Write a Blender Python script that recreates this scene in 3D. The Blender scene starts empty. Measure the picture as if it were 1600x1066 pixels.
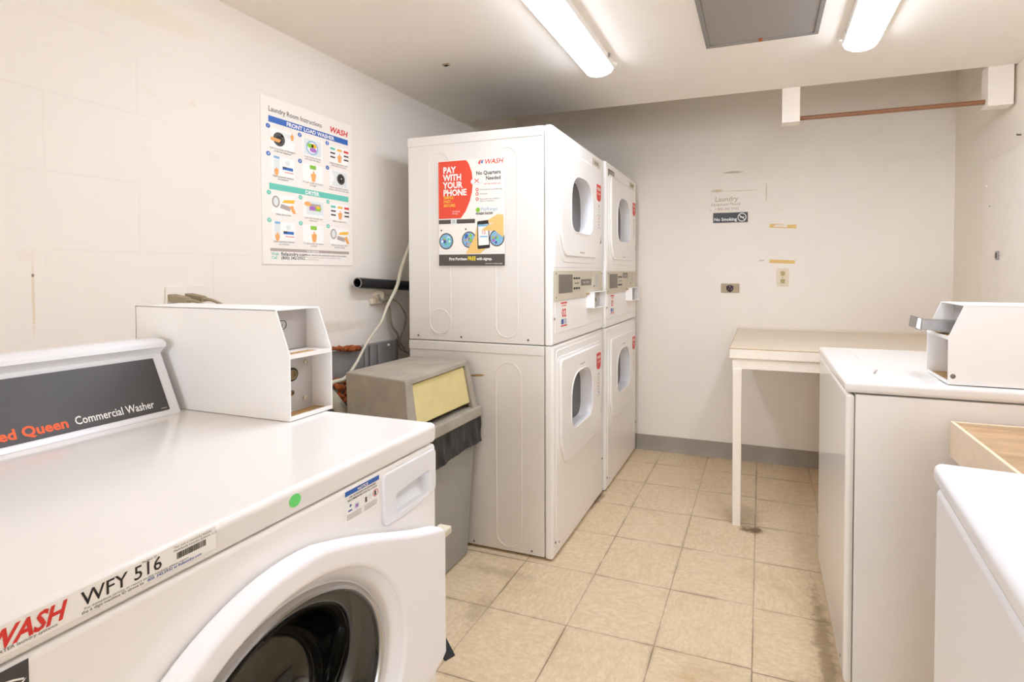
import bpy, bmesh, math, random
from mathutils import Vector, Matrix
random.seed(7)
PI = math.pi
sc = bpy.context.scene
COL = sc.collection

# ---------------- camera ----------------
f_px, pcx, pcy = 778.6, 936.4, 443.7
cam_d = bpy.data.cameras.new('camera')
cam = bpy.data.objects.new('camera', cam_d); COL.objects.link(cam)
cam_d.sensor_fit = 'HORIZONTAL'; cam_d.sensor_width = 36.0
cam_d.lens = 36.0 * f_px / 1600.0
cam_d.shift_x = -(pcx - 800.0) / 1600.0
cam_d.shift_y = (pcy - 533.0) / 1600.0
cam_d.clip_start = 0.02
yaw, pitch, roll = 0.3136, -0.0228, 0.0006
fw = Vector((-math.sin(yaw) * math.cos(pitch), math.cos(yaw) * math.cos(pitch), math.sin(pitch)))
rt = Vector((math.cos(yaw), math.sin(yaw), 0)); up = rt.cross(fw)
rt2 = rt * math.cos(roll) + up * math.sin(roll); up2 = up * math.cos(roll) - rt * math.sin(roll)
Mc = Matrix((rt2, up2, -fw)).transposed().to_4x4(); Mc.translation = Vector((0.6264, -1.5689, 1.2135))
cam.matrix_world = Mc
sc.camera = cam

# ---------------- view / world ----------------
vs = sc.view_settings
vs.view_transform = 'Standard'; vs.look = 'None'; vs.gamma = 1.0; vs.use_curve_mapping = False
vs.exposure = 0.13
sc.cycles.max_bounces = 12; sc.cycles.diffuse_bounces = 9; sc.cycles.glossy_bounces = 4
sc.cycles.caustics_reflective = False; sc.cycles.caustics_refractive = False
sc.cycles.use_denoising = True; sc.cycles.use_adaptive_sampling = True; sc.cycles.adaptive_threshold = 0.04
SKY = 7.0          # daylight seen through the open doorway behind the camera
LAMP = 23.0         # glow of the fluorescent lenses
w = bpy.data.worlds.new('daylight'); sc.world = w; w.use_nodes = True
bg = w.node_tree.nodes['Background']; bg.inputs[0].default_value = (0.87, 0.97, 1.12, 1); bg.inputs[1].default_value = SKY
pd = bpy.data.lights.new('doorway_daylight', 'AREA'); pd.shape = 'RECTANGLE'; pd.size = 1.9; pd.size_y = 2.05
pd.cycles.is_portal = True
po = bpy.data.objects.new('doorway_daylight', pd); COL.objects.link(po)
po.location = (0.62, -5.5, 1.03); po.rotation_euler = (PI / 2, 0, PI)
po.rotation_euler = Vector((0, 1, 0)).to_track_quat('-Z', 'Z').to_euler()

# ---------------- materials ----------------
def lin(c):
    return tuple((x / 255 / 12.92) if x / 255 <= 0.04045 else ((x / 255 + 0.055) / 1.055) ** 2.4 for x in c)
MATS = {}
def mat(name, rgb, rough=0.5, metal=0.0, spec=0.5, mottle=0.0, mscale=6.0, bump=0.0, bscale=60.0, coat=0.0, emit=None, trans=0.0, stretch=None, ior=1.45, tint=None):
    m = bpy.data.materials.new(name); m.use_nodes = True
    nt = m.node_tree; b = nt.nodes['Principled BSDF']
    c = lin(rgb)
    b.inputs['Base Color'].default_value = (*c, 1); b.inputs['Roughness'].default_value = rough
    b.inputs['Metallic'].default_value = metal; b.inputs['Specular IOR Level'].default_value = spec
    b.inputs['Coat Weight'].default_value = coat; b.inputs['Transmission Weight'].default_value = trans
    b.inputs['IOR'].default_value = ior
    if emit:
        b.inputs['Emission Color'].default_value = (*emit[:3], 1); b.inputs['Emission Strength'].default_value = emit[3]
    tc = nt.nodes.new('ShaderNodeTexCoord'); src = tc.outputs['Object']
    if stretch:
        mp = nt.nodes.new('ShaderNodeMapping'); mp.inputs['Scale'].default_value = stretch
        nt.links.new(src, mp.inputs[0]); src = mp.outputs[0]
    if mottle:
        n = nt.nodes.new('ShaderNodeTexNoise'); n.inputs['Scale'].default_value = mscale; n.inputs['Detail'].default_value = 6
        n.inputs['Roughness'].default_value = 0.62
        nt.links.new(src, n.inputs['Vector'])
        r = nt.nodes.new('ShaderNodeValToRGB'); r.color_ramp.elements[0].position = 0.3; r.color_ramp.elements[1].position = 0.7
        t = lin(tint) if tint else tuple(x * (1 - mottle) for x in c)
        r.color_ramp.elements[0].color = (*t, 1)
        r.color_ramp.elements[1].color = (*[min(1, x * (1 + mottle * 0.3)) for x in c], 1)
        nt.links.new(n.outputs['Fac'], r.inputs[0]); nt.links.new(r.outputs[0], b.inputs['Base Color'])
    if bump:
        n2 = nt.nodes.new('ShaderNodeTexNoise'); n2.inputs['Scale'].default_value = bscale; n2.inputs['Detail'].default_value = 4
        nt.links.new(src, n2.inputs['Vector'])
        bp_ = nt.nodes.new('ShaderNodeBump'); bp_.inputs['Strength'].default_value = bump; bp_.inputs['Distance'].default_value = 0.01
        nt.links.new(n2.outputs['Fac'], bp_.inputs['Height']); nt.links.new(bp_.outputs[0], b.inputs['Normal'])
    MATS[name] = m
    return m

class NG:   # tiny node helper
    def __init__(s, m):
        s.nt = m.node_tree; s.b = s.nt.nodes['Principled BSDF']
    def n(s, t, **kw):
        nd = s.nt.nodes.new('ShaderNode' + t)
        for k, v in kw.items(): setattr(nd, k, v)
        return nd
    def put(s, sock, v):
        if hasattr(v, 'is_output'): s.nt.links.new(v, sock)
        else: sock.default_value = v
    def math(s, op, a, b=0.0, c=0.0, clamp=False):
        nd = s.n('Math', operation=op); nd.use_clamp = clamp
        for i, v in enumerate((a, b, c)):
            if i < len(nd.inputs): s.put(nd.inputs[i], v)
        return nd.outputs[0]
    def noise(s, vec, scale, detail=5, rough=0.6, dist=0.0):
        nd = s.n('TexNoise'); s.put(nd.inputs['Vector'], vec); nd.inputs['Scale'].default_value = scale
        nd.inputs['Detail'].default_value = detail; nd.inputs['Roughness'].default_value = rough; nd.inputs['Distortion'].default_value = dist
        return nd.outputs['Fac']
    def mix(s, fac, a, b):
        nd = s.n('Mix', data_type='RGBA'); s.put(nd.inputs[0], fac)
        for i, v in ((6, a), (7, b)):
            if isinstance(v, tuple): nd.inputs[i].default_value = (*v, 1)
            else: s.nt.links.new(v, nd.inputs[i])
        return nd.outputs[2]
    def ramp(s, v, lo, hi):
        nd = s.n('MapRange'); s.put(nd.inputs[0], v); nd.inputs[1].default_value = lo; nd.inputs[2].default_value = hi
        nd.clamp = True; nd.interpolation_type = 'SMOOTHSTEP'
        return nd.outputs[0]

def wall_mat(name, rgb, axis, joint=0.35, stains=(), z0=0.0, blk=(0.4, 0.2), base2=None):
    """painted concrete block: faint joints, roller texture, a few dirty marks. axis = horizontal axis of the wall"""
    m = mat(name, rgb, rough=0.62, spec=0.35); g = NG(m)
    tc = g.n('TexCoord').outputs['Object']; sp = g.n('SeparateXYZ'); g.nt.links.new(tc, sp.inputs[0])
    h = sp.outputs['XYZ'.index(axis)]; z = sp.outputs[2]
    cb = g.n('CombineXYZ'); g.put(cb.inputs[0], h); g.put(cb.inputs[1], g.math('SUBTRACT', z, z0)); v2 = cb.outputs[0]
    br = g.n('TexBrick'); g.nt.links.new(v2, br.inputs['Vector']); br.inputs['Scale'].default_value = 1.0
    br.inputs['Brick Width'].default_value = blk[0]; br.inputs['Row Height'].default_value = blk[1]
    br.inputs['Mortar Size'].default_value = 0.004; br.inputs['Mortar Smooth'].default_value = 0.6
    jn = g.math('MULTIPLY', br.outputs['Fac'], g.ramp(g.noise(v2, 2.2), 0.42, 0.6))
    big = g.noise(tc, 1.3, 3); mid = g.noise(tc, 9, 6); fine = g.noise(tc, 70, 3)
    c = lin(rgb)
    col = g.mix(g.ramp(big, 0.35, 0.7), tuple(x * 0.965 for x in c), c)
    col = g.mix(g.math('MULTIPLY', g.ramp(mid, 0.62, 0.8), 0.22), col, lin((205, 182, 145)))
    col = g.mix(g.math('MULTIPLY', jn, joint * 0.08), col, lin((150, 128, 100)))
    for (a, zz, ra, rz, cc, amt) in stains:
        dx = g.math('DIVIDE', g.math('SUBTRACT', h, a), ra); dz = g.math('DIVIDE', g.math('SUBTRACT', z, zz), rz)
        d = g.math('SQRT', g.math('ADD', g.math('MULTIPLY', dx, dx), g.math('MULTIPLY', dz, dz)))
        d = g.math('ADD', d, g.math('MULTIPLY', g.math('SUBTRACT', g.noise(v2, 25 / max(0.3, min(ra, rz) * 20)), 0.5), 1.3))
        col = g.mix(g.math('MULTIPLY', g.math('SUBTRACT', 1.0, g.ramp(d, 0.5, 1.1)), amt), col, lin(cc))
    g.nt.links.new(col, g.b.inputs['Base Color'])
    hgt = g.math('ADD', g.math('MULTIPLY', fine, 0.25), g.math('MULTIPLY', mid, 0.5))
    hgt = g.math('SUBTRACT', hgt, g.math('MULTIPLY', jn, joint * 0.45))
    bm = g.n('Bump'); bm.inputs['Strength'].default_value = 0.28; bm.inputs['Distance'].default_value = 0.006
    g.nt.links.new(hgt, bm.inputs['Height']); g.nt.links.new(bm.outputs[0], g.b.inputs['Normal'])
    return m

WALLC = (241, 233, 223)
wall_mat('wall_paint_left', (235, 228, 219), 'Y', 0.55, stains=[(-0.826, 1.15, 0.0035, 0.10, (205, 172, 120), 0.4), (-0.826, 1.205, 0.003, 0.005, (90, 60, 30), 0.8),
    (-0.62, 1.98, 0.22, 0.05, (228, 208, 165), 0.25), (-0.45, 1.75, 0.012, 0.012, (225, 205, 160), 0.25), (0.0, 0.98, 0.3, 0.03, (205, 190, 165), 0.4)], z0=0.07)
wall_mat('wall_paint_back', (239, 232, 222), 'X', 0.12, stains=[(0.45, 1.86, 0.07, 0.008, (170, 150, 115), 0.7), (0.35, 1.745, 0.05, 0.01, (190, 165, 115), 0.6),
    (0.5, 1.74, 0.13, 0.004, (205, 180, 120), 0.55), (0.655, 1.72, 0.005, 0.07, (190, 170, 140), 0.6), (0.31, 1.62, 0.004, 0.004, (90, 70, 50), 0.8),
    (0.63, 1.29, 0.02, 0.006, (180, 165, 140), 0.6)])
wall_mat('wall_paint_right', (238, 230, 217), 'Y', 0.6, z0=0.155)
wall_mat('ceiling_paint', (242, 236, 228), 'X', 0.0)

def floor_mat():
    m = mat('vinyl_tile', (205, 180, 145), rough=0.42, spec=0.4); g = NG(m); T = 0.3048
    tc = g.n('TexCoord').outputs['Object']; sp = g.n('SeparateXYZ'); g.nt.links.new(tc, sp.inputs[0])
    x, y = sp.outputs[0], sp.outputs[1]
    wob = g.math('MULTIPLY', g.math('SUBTRACT', g.noise(tc, 14, 3), 0.5), 0.004)
    u = g.math('DIVIDE', g.math('ADD', x, g.math('ADD', wob, 30 * T)), T)
    colid = g.math('FLOOR', u)
    # the tile rows right of the aisle seam were laid a finger's width off
    step = g.math('MULTIPLY', g.math('GREATER_THAN', colid, 31.5), 0.012)
    v = g.math('DIVIDE', g.math('ADD', g.math('ADD', y, step), g.math('ADD', wob, 30 * T)), T)
    rowid = g.math('FLOOR', v); fu = g.math('FRACT', u); fv = g.math('FRACT', v)
    eu = g.math('MINIMUM', fu, g.math('SUBTRACT', 1.0, fu)); ev = g.math('MINIMUM', fv, g.math('SUBTRACT', 1.0, fv))
    e = g.math('MINIMUM', eu, ev)
    cb = g.n('CombineXYZ'); g.put(cb.inputs[0], colid); g.put(cb.inputs[1], rowid)
    wn = g.n('TexWhiteNoise', noise_dimensions='2D'); g.nt.links.new(cb.outputs[0], wn.inputs['Vector']); tile = wn.outputs['Value']
    # streaky marbling, turned tile by tile
    par = g.math('MODULO', g.math('ADD', colid, rowid), 2.0)
    sx = g.math('ADD', 0.5, g.math('MULTIPLY', par, 0.5)); sy = g.math('SUBTRACT', 1.0, g.math('MULTIPLY', par, 0.5))
    cv = g.n('CombineXYZ'); g.put(cv.inputs[0], g.math('MULTIPLY', x, sx)); g.put(cv.inputs[1], g.math('MULTIPLY', y, sy)); g.put(cv.inputs[2], g.math('MULTIPLY', tile, 7.0))
    st = g.noise(cv.outputs[0], 85, 8, 0.75, 0.3); st2 = g.noise(cv.outputs[0], 16, 6, 0.7, 0.5)
    base = g.mix(g.ramp(st, 0.36, 0.66), lin((208, 186, 152)), lin((226, 207, 177)))
    base = g.mix(g.math('MULTIPLY', g.ramp(st2, 0.45, 0.75), 0.45), base, lin((210, 184, 145)))
    base = g.mix(g.math('MULTIPLY', g.math('SUBTRACT', tile, 0.5), 0.22), base, lin((232, 212, 184)))
    grime = g.ramp(g.noise(tc, 3.2, 6, 0.65), 0.52, 0.78)
    base = g.mix(g.math('MULTIPLY', grime, 0.5), base, lin((178, 144, 96)))
    speck = g.ramp(g.noise(tc, 60, 2, 0.5), 0.74, 0.8)
    base = g.mix(g.math('MULTIPLY', speck, 0.7), base, lin((110, 84, 58)))
    nearj = g.math('SUBTRACT', 1.0, g.ramp(e, 0.004, 0.05))
    jd = g.ramp(g.noise(tc, 5, 4), 0.4, 0.7)
    base = g.mix(g.math('MULTIPLY', g.math('MULTIPLY', nearj, jd), 0.35), base, lin((120, 96, 66)))
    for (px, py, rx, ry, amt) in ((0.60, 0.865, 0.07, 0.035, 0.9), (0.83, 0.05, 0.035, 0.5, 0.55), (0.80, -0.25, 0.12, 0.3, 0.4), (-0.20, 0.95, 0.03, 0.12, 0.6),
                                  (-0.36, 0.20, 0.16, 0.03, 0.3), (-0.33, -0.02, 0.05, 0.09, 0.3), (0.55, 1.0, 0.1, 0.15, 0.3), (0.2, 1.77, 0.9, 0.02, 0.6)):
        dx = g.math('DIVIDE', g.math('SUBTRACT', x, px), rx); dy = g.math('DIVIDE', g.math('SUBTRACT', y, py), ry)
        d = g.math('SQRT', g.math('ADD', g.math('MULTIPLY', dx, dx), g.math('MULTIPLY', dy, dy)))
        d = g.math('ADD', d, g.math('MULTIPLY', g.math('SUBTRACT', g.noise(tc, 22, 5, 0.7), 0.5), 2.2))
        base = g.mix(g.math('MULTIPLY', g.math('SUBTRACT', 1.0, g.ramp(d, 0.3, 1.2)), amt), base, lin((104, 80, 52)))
    line = g.math('SUBTRACT', 1.0, g.ramp(e, 0.003, 0.009))
    darkline = g.math('ADD', 0.3, g.math('MULTIPLY', g.ramp(g.noise(tc, 2.6, 3), 0.4, 0.65), 0.45))
    base = g.mix(g.math('MULTIPLY', line, darkline), base, lin((84, 62, 42)))
    g.nt.links.new(base, g.b.inputs['Base Color'])
    g.put(g.b.inputs['Roughness'], g.math('ADD', 0.36, g.math('MULTIPLY', st2, 0.25)))
    h = g.math('SUBTRACT', g.math('MULTIPLY', st, 0.12), line)
    bm = g.n('Bump'); bm.inputs['Strength'].default_value = 0.35; bm.inputs['Distance'].default_value = 0.002
    g.nt.links.new(h, bm.inputs['Height']); g.nt.links.new(bm.outputs[0], g.b.inputs['Normal'])
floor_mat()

mat('enamel', (243, 240, 237), rough=0.22, spec=0.5, mottle=0.03, mscale=3)
mat('enamel_bright', (234, 235, 239), rough=0.25, spec=0.5)
mat('enamel_old', (228, 223, 217), rough=0.2, spec=0.5, mottle=0.04, mscale=2.5)
mat('enamel_gloss', (240, 237, 233), rough=0.07, spec=0.6)
mat('enamel_top', (234, 231, 228), rough=0.14, spec=0.5)
mat('sheet_white', (242, 240, 238), rough=0.3, mottle=0.02)
mat('door_plastic', (243, 242, 245), rough=0.28)
mat('plate_grey', (190, 186, 184), rough=0.45, mottle=0.08, mscale=30)
mat('panel_beige', (205, 196, 176), rough=0.5, mottle=0.04, mscale=20)
mat('display_grey', (110, 101, 92), rough=0.35)
mat('dark_glass', (82, 79, 77), rough=0.12, spec=0.6)
mat('black', (22, 22, 23), rough=0.4)
mat('black_pipe', (36, 36, 38), rough=0.3, mottle=0.3, mscale=8, stretch=(1, 8, 1))
mat('console_dark', (74, 71, 71), rough=0.42, mottle=0.12, mscale=5)
mat('steel', (165, 162, 160), rough=0.32, metal=0.9, mottle=0.15, mscale=25)
mat('screw', (120, 112, 104), rough=0.4, metal=0.6)
mat('brass_lock', (140, 118, 84), rough=0.4, metal=0.6)
mat('galvanised', (160, 157, 155), rough=0.5, metal=0.35, mottle=0.2, mscale=9)
mat('bin_grey', (158, 157, 150), rough=0.6, mottle=0.06, mscale=10, bump=0.05)
mat('hood_grey', (166, 157, 143), rough=0.8, mottle=0.22, mscale=7, bump=0.12, bscale=120)
mat('flap_yellow', (214, 200, 142), rough=0.6, mottle=0.1, mscale=9)
mat('bag_black', (40, 40, 42), rough=0.15, spec=0.7, bump=0.6, bscale=14)
mat('hole_dark', (12, 11, 10), rough=0.9)
mat('table_white', (234, 224, 210), rough=0.55, mottle=0.05, mscale=12, bump=0.08, bscale=40)
mat('table_top', (226, 212, 190), rough=0.4, mottle=0.05, mscale=6)
mat('worn_edge', (190, 152, 100), rough=0.6, mottle=0.35, mscale=20)
mat('worn_wood', (190, 158, 122), rough=0.65, mottle=0.28, mscale=9, stretch=(1, 4, 1), bump=0.1)
mat('apron_beige', (226, 208, 184), rough=0.55, mottle=0.06, mscale=30)
mat('rod_brown', (140, 96, 66), rough=0.4, mottle=0.15, mscale=12)
mat('bracket_white', (238, 230, 220), rough=0.6, mottle=0.04, mscale=14)
mat('base_vinyl', (160, 151, 139), rough=0.55, mottle=0.14, mscale=8)
mat('hatch_grey', (150, 145, 141), rough=0.6)
mat('hatch_frame', (138, 133, 129), rough=0.55)
mat('fixture_white', (235, 232, 228), rough=0.4)
mat('lens_glow', (255, 255, 255), rough=0.5, emit=(0.93, 1.01, 1.16, LAMP))
mat('cable_white', (205, 198, 178), rough=0.5)
mat('cable_grey', (140, 130, 115), rough=0.6)
mat('plug_tan', (150, 136, 108), rough=0.6)
mat('outlet_paint', (222, 208, 186), rough=0.5)
mat('outlet_steel', (165, 148, 120), rough=0.45, metal=0.2)
mat('outlet_dark', (60, 40, 48), rough=0.5)
mat('outlet_yellow', (190, 175, 120), rough=0.5)
mat('rust', (178, 98, 48), rough=0.95, mottle=0.5, mscale=18, bump=0.8, bscale=35, tint=(110, 52, 30))
mat('tape_yellow', (226, 190, 116), rough=0.5, mottle=0.12, mscale=25)
mat('pencil', (172, 158, 138), rough=0.8)
mat('sign_black', (44, 44, 46), rough=0.3)
mat('paper', (240, 234, 226), rough=0.4)
mat('print_white', (244, 242, 238), rough=0.45)
mat('print_black', (42, 38, 36), rough=0.5)
mat('print_grey', (176, 162, 154), rough=0.5)
mat('print_dark', (84, 78, 74), rough=0.45)
mat('print_red', (226, 78, 54), rough=0.4)
mat('logo_red', (216, 54, 46), rough=0.4)
mat('print_blue', (54, 104, 182), rough=0.45)
mat('print_teal', (104, 196, 178), rough=0.45)
mat('print_lightblue', (130, 180, 214), rough=0.45)
mat('print_pale', (222, 228, 226), rough=0.45)
mat('print_yellow', (242, 190, 60), rough=0.45)
mat('print_free', (240, 214, 40), rough=0.45)
mat('print_green', (140, 198, 62), rough=0.45)
mat('print_purple', (168, 110, 190), rough=0.45)
mat('print_skin', (236, 170, 100), rough=0.45)
mat('print_hand', (232, 194, 120), rough=0.45)
mat('navy_text', (60, 90, 160), rough=0.45)
mat('sticker_green', (110, 222, 120), rough=0.4)
mat('orange_text', (242, 96, 40), rough=0.45)
m = mat('glass', (225, 232, 232), rough=0.02); nt = m.node_tree; g_ = NG(m)
_t = g_.n('BsdfTransparent'); _t.inputs[0].default_value = (.80, .82, .82, 1); _gl = g_.n('BsdfGlossy'); _gl.inputs['Roughness'].default_value = .02
_fz = g_.n('Fresnel'); _fz.inputs[0].default_value = 1.75; _mx = g_.n('MixShader')
nt.links.new(_fz.outputs[0], _mx.inputs[0]); nt.links.new(_t.outputs[0], _mx.inputs[1]); nt.links.new(_gl.outputs[0], _mx.inputs[2])
nt.links.new(_mx.outputs[0], nt.nodes['Material Output'].inputs['Surface'])
mat('drum_steel', (112, 111, 110), rough=0.32, metal=0.8, mottle=0.3, mscale=20)
mat('gasket', (120, 118, 112), rough=0.5)
mat('chrome_ring', (190, 190, 192), rough=0.18, metal=0.8)
mat('rubber', (36, 36, 38), rough=0.7)
mat('concrete', (170, 165, 155), rough=0.9, mottle=0.1)

# ---------------- mesh builder ----------------
def round_poly(pts, r, seg=5):
    """2-D outline with rounded corners; r a number or a list"""
    out = []; n = len(pts)
    for i, p in enumerate(pts):
        rr = r[i] if isinstance(r, (list, tuple)) else r
        p = Vector(p); a = Vector(pts[i - 1]); b = Vector(pts[(i + 1) % n])
        if rr <= 0: out.append(tuple(p)); continue
        da, db = (a - p), (b - p)
        k = min(rr, da.length * 0.49, db.length * 0.49)
        q0 = p + da.normalized() * k; q1 = p + db.normalized() * k
        for s in range(seg + 1):
            t = s / seg
            out.append(tuple(q0 * (1 - t) ** 2 + p * 2 * t * (1 - t) + q1 * t * t))
    return out
def circle2(cx, cy, r, n=32, ry=None, a0=0, a1=2 * PI):
    ry = ry or r
    full = abs(a1 - a0 - 2 * PI) < 1e-6
    k = n if full else n + 1
    return [(cx + r * math.cos(a0 + (a1 - a0) * i / n), cy + ry * math.sin(a0 + (a1 - a0) * i / n)) for i in range(k)]
def rect2(x0, x1, y0, y1): return [(x0, y0), (x1, y0), (x1, y1), (x0, y1)]
def spline(pts, n=8):
    P = [Vector(p) for p in pts]; P = [P[0] * 2 - P[1]] + P + [P[-1] * 2 - P[-2]]; out = []
    for i in range(1, len(P) - 2):
        for s in range(n):
            t = s / n; a, b, c, d = P[i - 1:i + 3]
            out.append(0.5 * ((2 * b) + (c - a) * t + (2 * a - 5 * b + 4 * c - d) * t * t + (3 * b - a - 3 * c + d) * t ** 3))
    out.append(P[-2]); return out

FX = Matrix(((0, 0, 1, 0), (1, 0, 0, 0), (0, 1, 0, 0), (0, 0, 0, 1)))      # (u,v,w) -> (x=w, y=u, z=v): a face looking towards +x
FMX = Matrix(((0, 0, -1, 0), (-1, 0, 0, 0), (0, 1, 0, 0), (0, 0, 0, 1)))   # a face looking towards -x
FMY = Matrix(((1, 0, 0, 0), (0, 0, -1, 0), (0, 1, 0, 0), (0, 0, 0, 1)))    # a face looking towards -y
FDN = Matrix(((1, 0, 0, 0), (0, -1, 0, 0), (0, 0, -1, 0), (0, 0, 0, 1)))   # a face looking down
def fr(F, o): return Matrix.Translation(Vector(o)) @ F

class MB:
    def __init__(s, M=None):
        s.bm = bmesh.new(); s.mats = []; s.M = M or Matrix.Identity(4)
    def mi(s, m):
        if m not in s.mats: s.mats.append(m)
        return s.mats.index(m)
    def _add(s, tmp, m, M=None, smooth=True):
        k = s.mi(m)
        for f in tmp.faces: f.material_index = k; f.smooth = smooth
        tmp.transform((M or s.M))
        me = bpy.data.meshes.new('t'); tmp.to_mesh(me); tmp.free(); s.bm.from_mesh(me); bpy.data.meshes.remove(me)
        return s
    def box(s, x0, x1, y0, y1, z0, z1, m, bev=0.0, seg=3):
        t = bmesh.new(); bmesh.ops.create_cube(t, size=1)
        for v in t.verts:
            v.co = Vector((x0 + (v.co.x + .5) * (x1 - x0), y0 + (v.co.y + .5) * (y1 - y0), z0 + (v.co.z + .5) * (z1 - z0)))
        if bev: bmesh.ops.bevel(t, geom=t.edges[:], offset=bev, segments=seg, profile=0.5, affect='EDGES')
        return s._add(t, m)
    def hexa(s, v8, m, bev=0.0):
        """8 corners: bottom ring of 4, top ring of 4"""
        t = bmesh.new(); V = [t.verts.new(v) for v in v8]
        for q in ((3, 2, 1, 0), (4, 5, 6, 7), (0, 1, 5, 4), (1, 2, 6, 5), (2, 3, 7, 6), (3, 0, 4, 7)): t.faces.new([V[i] for i in q])
        if bev: bmesh.ops.bevel(t, geom=t.edges[:], offset=bev, segments=3, profile=0.5, affect='EDGES')
        return s._add(t, m)
    def poly(s, outlines, z0, z1, m, bev=0.0):
        """outline(s) in the local xy plane (first is the shape, the others holes), from z0 to z1"""
        if not isinstance(outlines[0][0], (tuple, list)): outlines = [outlines]
        cu = bpy.data.curves.new('c', 'CURVE'); cu.dimensions = '2D'; cu.fill_mode = 'BOTH'
        for o in outlines:
            sp = cu.splines.new('POLY'); sp.points.add(len(o) - 1); sp.use_cyclic_u = True
            for i, p in enumerate(o): sp.points[i].co = (p[0], p[1], 0, 1)
        h = (z1 - z0) / 2
        cu.extrude = max(0.0, h - bev)
        if bev: cu.bevel_depth = bev; cu.bevel_resolution = 2; cu.offset = -bev
        ob = bpy.data.objects.new('c', cu); me = bpy.data.meshes.new_from_object(ob)
        bpy.data.objects.remove(ob); bpy.data.curves.remove(cu)
        t = bmesh.new(); t.from_mesh(me); bpy.data.meshes.remove(me)
        bmesh.ops.remove_doubles(t, verts=t.verts[:], dist=1e-5)
        bmesh.ops.translate(t, verts=t.verts[:], vec=(0, 0, (z0 + z1) / 2))
        return s._add(t, m)
    def flat(s, pts, z, m):
        t = bmesh.new(); t.faces.new([t.verts.new((p[0], p[1], z)) for p in pts]); return s._add(t, m, smooth=False)
    def rect(s, x0, x1, y0, y1, z, m): return s.flat(rect2(x0, x1, y0, y1), z, m)
    def disc(s, cx, cy, r, z, m, n=20, ry=None): return s.flat(circle2(cx, cy, r, n, ry), z, m)
    def tube(s, pts, r, m, n=10, cap=True, sm=0):
        P = spline(pts, sm) if sm else [Vector(p) for p in pts]
        t = bmesh.new(); rings = []; prev = None
        for i, p in enumerate(P):
            d = (P[min(i + 1, len(P) - 1)] - P[max(i - 1, 0)]).normalized()
            if prev is None: a = Vector((0, 0, 1)) if abs(d.z) < 0.9 else Vector((1, 0, 0))
            else: a = prev
            b = d.cross(a).normalized(); a = b.cross(d).normalized(); prev = a
            rr = r(i / (len(P) - 1)) if callable(r) else r
            rings.append([t.verts.new(p + (a * math.cos(2 * PI * k / n) + b * math.sin(2 * PI * k / n)) * rr) for k in range(n)])
        for i in range(len(rings) - 1):
            for k in range(n): t.faces.new((rings[i][k], rings[i][(k + 1) % n], rings[i + 1][(k + 1) % n], rings[i + 1][k]))
        if cap: t.faces.new(rings[0][::-1]); t.faces.new(rings[-1])
        bmesh.ops.recalc_face_normals(t, faces=t.faces[:])
        return s._add(t, m)
    def lathe(s, prof, m, c=(0, 0, 0), n=48):
        """profile [(r, h)] turned about the local z axis at c"""
        t = bmesh.new(); rings = []
        for r, h in prof:
            if r < 1e-6: rings.append([t.verts.new((c[0], c[1], c[2] + h))])
            else: rings.append([t.verts.new((c[0] + r * math.cos(2 * PI * k / n), c[1] + r * math.sin(2 * PI * k / n), c[2] + h)) for k in range(n)])
        for A, B in zip(rings, rings[1:]):
            for k in range(n):
                a0, a1 = A[k % len(A)], A[(k + 1) % len(A)]; b0, b1 = B[k % len(B)], B[(k + 1) % len(B)]
                q = []
                for v in (a0, a1, b1, b0):
                    if v not in q: q.append(v)
                if len(q) > 2:
                    try: t.faces.new(q)
                    except ValueError: pass
        bmesh.ops.recalc_face_normals(t, faces=t.faces[:])
        return s._add(t, m)
    def text(s, txt, x, y, size, m, z=0.0006, al='LEFT', bold=0.0, sx=1.0, shear=0.0, rot=0.0, ext=0.0):
        cu = bpy.data.curves.new('f', 'FONT'); cu.body = txt; cu.size = size; cu.align_x = al; cu.align_y = 'BOTTOM_BASELINE'
        cu.offset = bold * size; cu.resolution_u = 2; cu.shear = shear; cu.extrude = ext
        ob = bpy.data.objects.new('f', cu); me = bpy.data.meshes.new_from_object(ob)
        bpy.data.objects.remove(ob); bpy.data.curves.remove(cu)
        t = bmesh.new(); t.from_mesh(me); bpy.data.meshes.remove(me)
        t.transform(Matrix.Translation((x, y, z)) @ Matrix.Rotation(rot, 4, 'Z') @ Matrix.Diagonal((sx, 1, 1, 1)))
        return s._add(t, m, smooth=False)
    def build(s, name, parent=None, label=None, wn=True):
        o = None
        bmesh.ops.remove_doubles(s.bm, verts=s.bm.verts[:], dist=1e-6)
        me = bpy.data.meshes.new(name)
        if parent is not None: s.bm.transform(parent_world(parent).inverted())
        s.bm.to_mesh(me); s.bm.free()
        for m in s.mats: me.materials.append(MATS[m])
        me.set_sharp_from_angle(angle=math.radians(42))
        o = bpy.data.objects.new(name, me); COL.objects.link(o)
        if parent is not None: o.parent = parent
        if wn:
            md = o.modifiers.new('weighted', 'WEIGHTED_NORMAL'); md.keep_sharp = True
        if label: o['label'] = label
        return o
def parent_world(p):
    M = p.matrix_basis.copy()
    while p.parent: p = p.parent; M = p.matrix_basis @ M
    return M
def thing(name, label, cat, loc, rz=0.0, group=None):
    o = bpy.data.objects.new(name, None); COL.objects.link(o); o.empty_display_size = 0.1
    o.matrix_basis = Matrix.Translation(Vector(loc)) @ Matrix.Rotation(rz, 4, 'Z')
    o['label'] = label; o['category'] = cat
    if group: o['group'] = group
    return o
def tag(o, label, cat, group=None):
    o['label'] = label; o['category'] = cat
    if group: o['group'] = group
    return o
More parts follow.
